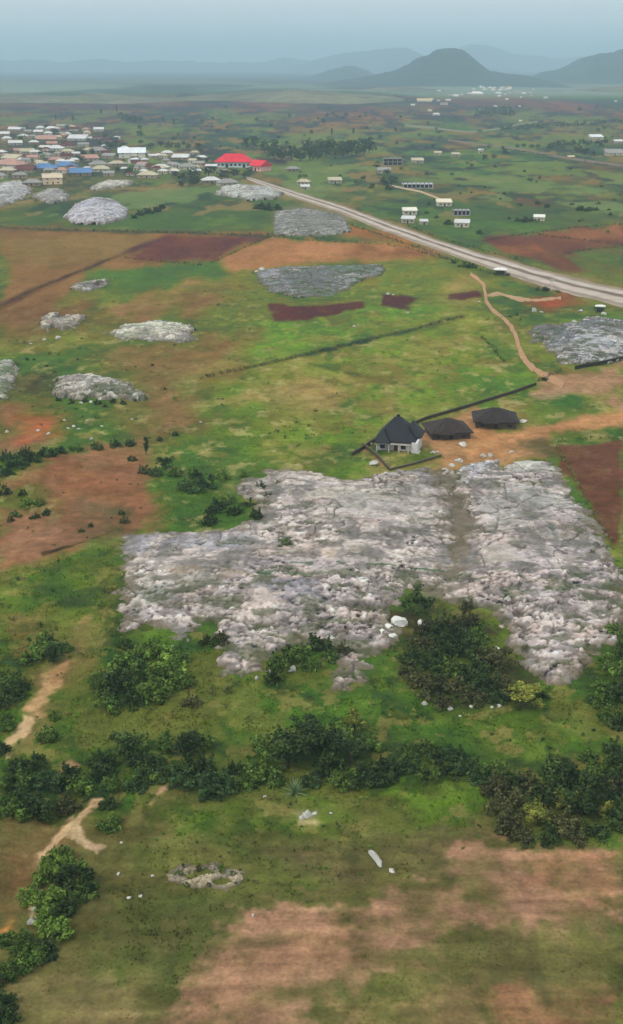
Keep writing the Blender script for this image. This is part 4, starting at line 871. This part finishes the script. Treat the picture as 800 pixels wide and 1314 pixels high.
VIL = [(20,166,14,W_),(52,164,10,W_),(66,165,13,W_),(79,162,11,GY),(127,166,11,W_),(5,172,13,W_),(9,178,11,W_),(20,184,15,W_),(44,183,11,W_),(61,179,20,PK),(100,178,20,W_),(107,186,12,GY),(88,187,18,BR),(136,188,9,W_),(72,191,18,W_),(87,195,14,CR),(35,195,16,CR),(46,196,12,W_),(125,194,20,GY),(86,201,14,BR),(2,196,12,W_),(15,204,20,CR),(116,204,18,PK),(96,206,10,W_),(15,212,32,PK),(42,203,12,PK),(57,217,28,BL),(85,214,24,BL),(127,212,20,GY),(130,218,19,CR),(150,211,16,CR),(10,220,18,CR),(32,219,22,BR),(112,217,9,W_),(104,223,24,BL),(190,226,22,CR),(42,236,20,GY),(197,201,9,W_),(204,200,9,W_),(215,197,13,W_),(232,203,18,W_),(259,203,12,W_),(207,216,18,W_),(210,221,11,W_),(241,215,18,GY),(272,215,13,W_),(376,218,14,GY),(271,233,20,W_),(292,236,22,GY),
 (30,175,12,W_),(58,190,12,W_),(60,200,14,GY),(72,206,16,PK),(24,194,10,PK),(114,193,11,CR),(140,201,14,GY),(160,190,9,W_),(26,226,16,GY),(0,210,12,W_),(74,176,10,CR),(86,172,9,W_),(36,169,9,GY),(112,170,8,CR),(150,177,8,W_),(222,212,12,GY),(248,207,10,CR),(180,214,12,GY),(186,206,9,W_),(160,218,10,W_),(70,226,12,CR),(140,224,12,GY),(98,198,9,W_),(28,206,10,W_),(50,209,9,CR),(0,227,16,GY),(80,220,12,PK),(225,221,10,W_),(286,221,10,GY),(252,221,10,W_)]
rv = random.Random(23)
for k in range(22): py = rv.uniform(196, 222); VIL.append((rv.uniform(150, 274), py, rv.uniform(6, 11), rv.choice((W_, CR, GY, BR))))
for k in range(46): py = rv.uniform(160, 224); VIL.append((rv.uniform(0, 120+(py-160)*1.6), py, rv.uniform(7, 13), rv.choice((W_, CR, GY, PK, BR, BR, GY))))
rr = random.Random(3)
for px, py, wp, c in VIL:
    wall = rr.choice(((180,168,152), (168,152,140), (150,136,122), (190,184,174))); 
    house(px, py+2, wp*1.22, c, wall, nm[c]+' roofed', 'house', 'in the village', rr.choice(('hip', 'gable', 'hip', 'mono')), rr.uniform(-.5, .5))
house(170, 202, 36, (236,236,232), (214,210,204), '', '', '', 'gable', .1, label='large two storey white house with white gabled roof behind the village', storeys=2)
house(172, 209, 16, (238,236,232), (222,216,206), '', '', '', 'gable', 1.2, label='white gabled porch building in front of the large white house')
house(68, 236, 26, (206,188,164), (226,200,172), '', '', '', 'mono', .25, storeys=2, label='peach walled two storey block at the near village edge')
# the long red roof with its wing
def red_hall():
    x, y = P(301, 214); mp = mpp(301, 214); r = root('hall', (x, y, hz1(x, y)), -.06); X = 24*mp; D = math.hypot(x, y)
    red, wl = plain((216,78,92), D, .6), plain((206, 212, 218), D)
    MB().box(-X*.95, X*.95, -9, 9, -.8, 5.2).build('wall', wl, r)
    MB().hip(-X*1.04, X*1.04, -11, 11, 5.2, 7.5, .35).build('roof', red, r)
    for k in range(8):
        xx = -X*.8+k*X*1.6/7
        if k in (2, 6): MB().box(xx-1.4, xx+1.4, -9.12, -8.95, 0, 3.6).build('door', plain((50, 52, 70), D), r)
        else: window_on(r, xx-1.2, xx+1.2, -9, 1.6, 3.6)
    fixed(r, 'hall', 'long hall with a bright red hipped roof and pale walls at the road end')
    x, y = P(335, 219); q = root('hall_wing', (x, y, hz1(x, y)), -.9); X = 11*mp
    MB().box(-X*.95, X*.95, -6.5, 6.5, -.8, 4.8).build('wall', plain((226, 176, 170), D), q)
    MB().gable(-X*1.1, X*1.1, -8, 8, 4.8, 5, .3).build('roof', red, q)
    MB().box(-1.2, 1.2, -6.62, -6.45, 0, 3).build('door', plain((60, 50, 54), D), q)
    for sx in (-.6, .6): window_on(q, sx*X-1, sx*X+1, -6.5, 1.4, 3)
    fixed(q, 'house', 'smaller red gabled building at the road side of the long red hall')
red_hall()
ROADSIDE = [(390,237,18,CR,'hip','cream roofed house above the road beside the grey rock'),(392,243,12,W_,'mono','white walled shed under the cream roofed house by the road'),(430,235,18,CR,'mono','low cream roofed house between the road and sandy patch'),(376,221,0,GY,'','')
 ,(536,209,16,CR,'mono','flat cream roofed shack right of the grey block building'),(562,199,10,CR,'mono','small cream shack in the far green field, left one of two'),(585,201,11,CR,'mono','small cream shack in the far green field, right one of two'),(526,275,19,(226,220,206),'mono','cream flat roofed shack above the road, upper one of two'),(524,286,18,W_,'mono','white flat roofed shack above the road, lower one of two'),(544,288,11,W_,'mono','small white shed beside two flat roofed shacks above the road'),(570,264,20,(226,214,190),'mono','long low pale shed at the end of the field path'),(593,291,20,W_,'mono','white flat roofed shed in the green field above the road'),(617,197,7,W_,'mono','narrow white tower house beside the far road'),(765,181,17,(214,216,216),'mono','white block building among trees beyond the far road'),(794,184,12,W_,'mono','low white roofed building cut by the photo edge'),(788,199,24,GY,'mono','long grey roofed building beside the far road'),(733,204,9,(196,186,150),'mono','cream block hut beside the far road hedge'),(692,283,15,(224,222,214),'mono','small white flat roofed shed beside the dark bush'),(668,157,4,W_,'mono','tiny white house beside the valley path'),(493,222,18,GY,'mono','low grey outbuilding near the dark grove')]
for px, py, wp, c, stl, lab in ROADSIDE:
    if wp: house(px, py, wp, c, rr.choice(((196,184,166), (170,160,148))), '', '', '', stl, rr.uniform(-.25, .25), label=lab, group='scattered houses by the roads', storeys=2 if wp == 7 or 'block building among' in lab else 1)
# unfinished concrete frames
def frame_building(px, py, wpx, lab, cols, rgb, storeys=1, rz=0.0):
    x, y = P(px, py); D = math.hypot(x, y); w_ = wpx*mpp(px, py); d = max(w_*.5, 9); r = root('unfinished_building', (x, y, hz1(x, y)), rz); m = plain(rgb, D); md = plain((74, 72, 76), D)
    MB().box(-w_*.5, w_*.5, -d/2, d/2, -.8, .3).build('floor_slab', m, r)
    for s in range(storeys):
        z = .3+s*3.4
        MB().box(-w_*.46, w_*.46, -d*.1, d*.45, z, z+3).build('bay_shade', md, r)  # dark block: shade of the open bays put in as colour
        for k in range(cols):
            xx = -w_*.47+k*w_*.94/(cols-1); MB().box(xx-.35, xx+.35, -d*.47, -d*.47+.6, z, z+3).build('column', m, r)
        MB().box(-w_*.5, w_*.5, -d/2, d/2, z+3, z+3.4).build('roof_slab', m, r)
    for k in range(cols): xx = -w_*.47+k*w_*.94/(cols-1); MB().box(xx-.2, xx+.2, -d*.46, -d*.46+.4, .3+storeys*3.4, 1.6+storeys*3.4).build('column_stub', md, r)
    fixed(r, 'building', lab, 'unfinished concrete buildings')
frame_building(536, 241, 40, 'long unfinished grey concrete frame with open bays beside the brown field', 8, (176,174,176))
frame_building(592, 276, 22, 'small unfinished grey concrete frame in the green field above the road', 5, (160,158,160))
frame_building(504, 212, 25, 'unfinished two storey grey block at the end of the dark grove', 5, (150,146,148), 2)
# far town
rr = random.Random(9)
TOWN = [(545,134,20),(575,133,7),(612,125,18),(560,149,10),(792,118,12),(553,132,8),(570,137,10),(530,138,6),(585,128,8),(640,124,8)]
for k in range(38): TOWN.append((rr.gauss(640, 34), rr.gauss(120, 4.5), rr.uniform(3, 7)))
for k in range(10): TOWN.append((rr.uniform(500, 800), rr.uniform(126, 145), rr.uniform(3, 6)))
for px, py, wp in TOWN:
    py = max(py, 112.5); house(px, py, wp, rr.choice((W_, W_, CR, GY)), (196,190,184), 'pale roofed', 'house', 'in the hazy far town', rr.choice(('hip', 'gable')), rr.uniform(-.4, .4), group='houses of the far town', dr=.5)
# three near houses
def near_house():
    x, y = P(510, 572); r = root('house', (x, y, hz1(x, y)-.45), R(-13)); r.scale = (.93, .93, 1); wl = plain((186, 176, 168)); rf = surface('black_roof_sheet', color=(.017, .019, .024), scales=((.5, .2), (3, .15)), bump=.3, bscale=.4, rough=.45)
    MB().box(-5.2, 5.2, -5, 5, -1, 3.1).build('wall', wl, r)
    MB().box(5.2, 7.0, -6.4, 2.5, -1, 3.4).build('annex_wall', plain((212,206,204)), r)
    roof = MB().hip(-6.2, 6.4, -6.0, 6.0, 3.12, 5.6, .22, ridge=2.0).build('roof', rf, r)
    MB().hip(1.2, 7.6, -2.0, 4.8, 3.7, 4.0, .2).build('side_roof', rf, roof)
    MB().hip(-5.4, -1.0, -7.4, -1.5, 3.0, 3.0, .2).build('porch_roof', rf, roof)
    MB().box(-.45, .45, .5, 1.3, 6.5, 9.3).build('chimney', rf, roof)
    MB().box(-6.6, 6.6, -7.6, -5.0, -1, .22).build('porch_floor', plain((180, 166, 152)), r)
    for xx in (-5.0, -1.4, 1.6, 4.4): MB().tube((xx, -7.0, .2), (xx, -7.0, 3.05), .2, .18, 8).build('column', wl, r)
    MB().box(-5.3, 5.0, -7.25, -6.8, 2.75, 3.05).build('beam', wl, r)
    MB().box(-.2, .95, -5.1, -4.98, .25, 2.4).build('door', plain((64, 44, 34)), r)
    for a in (-3.6, 2.6): window_on(r, a-.75, a+.75, -5.0, 1.0, 2.3)
    for b in (-2.6, .4, 3.2):                                  # the side facing the meadow
        f = MB().box(-5.3, -5.16, b-.8, b+.8, .9, 2.4).build('window', plain((214, 206, 198)), r); MB().box(-5.34, -5.28, b-.62, b+.62, 1.05, 2.25).build('pane', M_DARK, f)
    fixed(r, 'house', 'cream bungalow with a steep black hipped roof and pillared porch', 'dark roofed houses by the orange yard')
near_house()
def dark_bungalow(px, py, wd, dp, rz, rgb, lab):
    x, y = P(px, py); r = root('house', (x, y, hz1(x, y)), rz)
    rf = surface('dark_roof_sheet', color=tuple(lin(rgb)), scales=((.4, .3), (2.5, .25)), bump=.5, bscale=.6, rough=.7); wl = plain((84, 70, 60))
    MB().box(-wd/2+.8, wd/2-.8, -dp/2+.8, dp/2-.8, -1, 1.95).build('wall', wl, r)
    roof = MB().hip(-wd/2, wd/2, -dp/2, dp/2, 1.85, 2.9, .2).build('roof', rf, r)
    MB().hip(-wd*.32, wd*.05, -dp/2-1.2, 0, 1.8, 2.0, .18).build('porch_roof', rf, roof)
    MB().box(-.5, .5, -dp/2+.7, -dp/2+.82, 0, 1.2).build('door', plain((52, 38, 32)), r)
    for a in (-wd*.3, wd*.3): window_on(r, a-.6, a+.6, -dp/2+.8, .4, 1.1, frame=False)
    fixed(r, 'house', lab, 'dark roofed houses by the orange yard')
dark_bungalow(574, 556, 12.6, 11.5, R(8), (60,49,45), 'low bungalow with dark brown hipped roof beside the black roofed house')
dark_bungalow(635, 543, 13.2, 11.5, R(-4), (55,46,43), 'low bungalow with dark brown hipped roof farthest along the boundary wall')
# roadside stalls and posts
def stall(px, py, wpx, lab):
    x, y = P(px, py); w_ = wpx*mpp(px, py); r = root('roadside_stall', (x, y, hz1(x, y)), -.2)
    MB().hip(-w_/2, w_/2, -w_*.36, w_*.36, 2.7, w_*.12, .15).build('roof', plain((236, 232, 226)), r)
    for sx in (-1, 1):
        for sy in (-1, 1): MB().tube((sx*w_*.42, sy*w_*.3, -.3), (sx*w_*.42, sy*w_*.3, 2.72), .11, .1).build('post', plain((90, 78, 66)), r)
    MB().box(-w_*.34, w_*.34, -.1, w_*.22, 0, 1.9).build('counter', plain((72, 66, 60)), r)
    fixed(r, 'stall', lab, 'roadside stalls')
stall(642, 353, 17, 'white roofed roadside stall on four posts at the dirt track junction')
stall(770, 401, 13, 'small white roofed stall beside the bluish grey rock')
def post(px, py, hpx, lab):
    x, y = P(px, py); h = hpx*mpp(px, py); r = root('sign_post', (x, y, hz1(x, y)))
    MB().tube((0, 0, -.4), (0, 0, h), .22, .18, 8).build('pole', plain((206, 200, 192)), r); MB().box(-1.2, 1.2, -.1, .1, h*.82, h).build('board', plain((186, 180, 170)), r)
    fixed(r, 'post', lab)
post(708, 373, 15, 'tall pale post standing beside a dark bush at the road edge')
# ------------------------------------------------------------------ far trees and bushes
FAR = 'trees on the far plain'
def far(lst, place, pals=('dark',), kind='tree', tall=.8):
    for t in lst: plant(t[0], t[1], t[2], t[3] if len(t) > 3 else kind, random.choice(pals), place, group=FAR, detail=.45, tall=tall)
far([(140,192,16),(148,188,14),(156,190,13),(128,186,10),(145,180,10),(206,188,12),(194,190,12),(216,190,14),(228,190,14),(242,190,12),(254,191,12),(185,192,10),(163,155,14),(155,151,12),(172,157,14),(180,155,9),(236,186,9)], 'behind the village')
far([(235,232,20),(250,236,18),(268,226,20),(285,230,20),(300,226,18),(315,228,16),(322,222,14),(250,226,18),(275,222,16),(255,206,9),(266,209,9),(245,208,8),(224,228,12),(232,240,14)], 'below the red roofed hall')
far([(340,196,20),(352,204,23),(362,206,23),(374,206,23),(386,207,23),(398,206,23),(408,204,22),(418,202,23),(430,203,23),(440,201,23),(452,201,23),(462,198,23),(474,196,20),(325,190,17),(316,190,14),(352,192,17),(395,196,19),(410,194,19),(448,192,17),(425,193,17)], 'in the grove beyond the red hall', tall=1.15)
far([(180,276,16),(190,274,18),(202,272,16),(172,280,12),(335,268,18),(346,270,20),(358,270,16),(208,268,12)], 'beside the pale rock domes', kind='bush')
far([(492,238,18),(503,236,18),(498,224,12),(485,216,10),(478,240,10),(500,244,16)], 'around the grey concrete frames')
far([(605,214,9),(648,198,12),(645,192,9),(664,190,8),(672,189,9),(682,190,9),(690,190,9),(752,198,14),(745,196,12),(762,200,10),(622,206,14),(772,188,9),(738,194,9),(634,204,10)], 'along the far road')
far([(745,270,14),(755,271,14),(763,270,10),(664,284,12),(674,285,14),(682,284,9),(690,262,9),(702,266,10),(575,288,12),(615,300,10),(560,280,9),(548,274,8),(600,272,8)], 'in the fields above the road', kind='bush')
far([(596,343,16),(605,344,14),(700,373,14),(692,372,12),(634,352,6),(652,354,6),(716,375,8),(766,397,9),(655,406,5),(664,404,5),(668,410,5),(700,488,10),(582,338,9)], 'beside the road and dirt track', ('dark', 'green'), 'bush')
far([(20,468,7),(35,462,7),(60,471,6),(44,462,5),(212,500,5),(196,470,5),(100,462,4),(250,424,7),(105,435,4)], 'on the fields around the cream rocks', kind='bush')
rr = random.Random(12); L1 = []
for k in range(64):
    px, py = rr.uniform(205, 800), rr.uniform(140, 196)
    L1.append((px, py, rr.uniform(4, 9)))
far(L1, 'on the hazy far plain', ('dark', 'green'))
L1 = [(rr.uniform(380, 800), rr.uniform(205, 300), rr.uniform(4, 8)) for k in range(64)]; L1 = [t for t in L1 if t[1] < 225+.19*(t[0]-320)-6]
far(L1, 'on the fields beyond the road', ('dark', 'green'), 'bush')
L1 = [(rr.uniform(0, 200), rr.uniform(165, 232), rr.uniform(6, 13)) for k in range(52)]
far(L1, 'between the village houses', ('dark', 'green', 'dark'))
far([(400,172,8),(428,148,7),(432,151,6),(444,150,8),(420,150,6),(462,152,6),(470,166,6),(508,168,6),(94,157,5,'slim'),(224,162,5,'slim'),(72,155,4,'slim'),(150,146,5,'slim'),(426,174,5,'slim'),(454,172,5,'slim'),(130,148,5,'slim')], 'on the brown rise')
# far woods that read as one mass
def wood(poly, lab, n, tpx, seed):
    g = np.random.default_rng(seed); xs = [p[0] for p in poly]; ys = [p[1] for p in poly]; cl = []; o0 = P(sum(xs)/len(xs), sum(ys)/len(ys)); k = 0
    while k < n:
        px, py = g.uniform(min(xs), max(xs)), g.uniform(min(ys), max(ys))
        if sdist(np.array([px]), np.array([py]), poly)[0] < 0: continue
        x, y = P(px, py); r_ = min(tpx*mpp(px, py)*.5, 14)*g.uniform(.7, 1.2); cl.append(((x-o0[0], y-o0[1], hz1(x, y)+r_*.8), r_, tone('dark', g))); k += 1
    o = link('far_wood', leaf_mesh('far_wood', cl, .35, 2.2, seed, M_LEAF)); o.location = (*o0, 0); fixed(o, 'wood', lab); o['kind'] = 'stuff'
wood([(606,149),(612,142),(655,141),(662,146),(660,151)], 'dark block of distant woodland on the plain below the far town', 130, 5, 3)
wood([(640,164),(800,156),(800,159),(645,168)], 'thin dark line of distant trees across the plain', 90, 4, 4)
wood([(700,186),(780,178),(782,184),(705,192)], 'ragged distant woodland strip beyond the far road', 70, 5, 6)
# ------------------------------------------------------------------ grass blades over the near land (one uncountable mass)
g = np.random.default_rng(77); n = 150000
dd = np.degrees(np.arctan(1)); dps = g.uniform(15.5, 43.5, n); aa = g.uniform(-20, 20, n)*math.pi/180; rd = H/np.tan(np.radians(dps)); x, y = rd*np.sin(aa), rd*np.cos(aa)
c, v = ground_col(x, y); clump = sstep(-.25, .4, fbm(x/3.0, y/3.0, 61, 4)); keep = (g.random(n) < (v*.8+.02)*(.35+.65*clump))
for poly in (OUT_L, OUT_R): keep &= sdist(x, y, [P(*p) for p in poly]) < -.5
keep &= (y > 172) | (g.random(n) < .45)
x, y, c, v, cl_ = x[keep], y[keep], c[keep], v[keep], clump[keep]; n = len(x); z = hz(x, y)
h_ = g.uniform(.10, .28, n)*(1+.5*cl_)*np.where(v > .6, 1.1, .6); V, C = [], []
for k in range(3):
    a = g.uniform(0, 6.28, n); ln = g.uniform(.15, .5, n)*h_; w_ = h_*.35
    ca, sa = np.cos(a), np.sin(a)
    V.append(np.stack([np.c_[x-sa*w_, y+ca*w_, z-.05], np.c_[x+sa*w_, y-ca*w_, z-.05], np.c_[x+ca*ln+g.normal(size=n)*.05, y+sa*ln, z+h_]], 1))
    C.append(np.repeat((c*g.uniform(1.3, 2.2, (n, 1)))[:, None], 3, 1))
V = np.concatenate(V).reshape(-1, 3); C = np.concatenate(C).reshape(-1, 3)
me = mesh_np('grass', V, np.arange(len(V)).reshape(-1, 3), 3); attr_col(me, np.clip(C, .01, .6)); o = link('grass', me, M_TUFT); o['kind'] = 'stuff'; o['label'] = 'short rough grass growing over the near fields and slopes'; o['category'] = 'grass'
# ------------------------------------------------------------------ air
mb = MB().box(-46000, 46000, -42000, 45000, -60, 430); hb = mb.build('haze', None); hb['kind'] = 'stuff'; hb['label'] = 'pale blue haze filling the air over the plain'; hb['category'] = 'haze'
hm = bpy.data.materials.new('air'); hm.use_nodes = True; t = hm.node_tree; t.nodes.remove(t.nodes['Principled BSDF'])
pv = t.nodes.new('ShaderNodeVolumePrincipled'); pv.inputs['Color'].default_value = (.64, .87, 1.0, 1); pv.inputs['Density'].default_value = HAZE; pv.inputs['Anisotropy'].default_value = .0
t.links.new(pv.outputs[0], t.nodes['Material Output'].inputs['Volume']); hb.data.materials.append(hm)
# ------------------------------------------------------------------ labels: each says which one
ORD = 'first second third fourth fifth sixth seventh eighth ninth tenth eleventh twelfth'.split()
def label_all():
    by = {}
    for e in REG: by.setdefault(e[1:4], []).append(e)
    for (look, noun, place), es in by.items():
        base = f'{look} {noun} {place}'; n = len(es)
        if n == 1: es[0][0]['label'] = base; continue
        per = es[0][6]; rows = max(1, math.ceil(n/per)); es = sorted(es, key=lambda e: e[5]); k = 0
        names = {1: [''], 2: ['far row', 'near row'], 3: ['far row', 'middle row', 'near row']}.get(rows) or [f'{ORD[i]} row back' for i in range(rows)]
        for i in range(rows):
            part = sorted(es[i*n//rows:(i+1)*n//rows], key=lambda e: e[4])
            for j, e in enumerate(part):
                if len(part) == 1: od = ''
                elif j == 0: od = 'leftmost'
                elif j == len(part)-1: od = 'rightmost'
                elif j <= (len(part)-1)//2: od = ORD[j]+' from left'
                else: od = ORD[len(part)-1-j]+' from right'
                e[0]['label'] = ', '.join(t for t in (base, names[i], od) if t)
label_all()
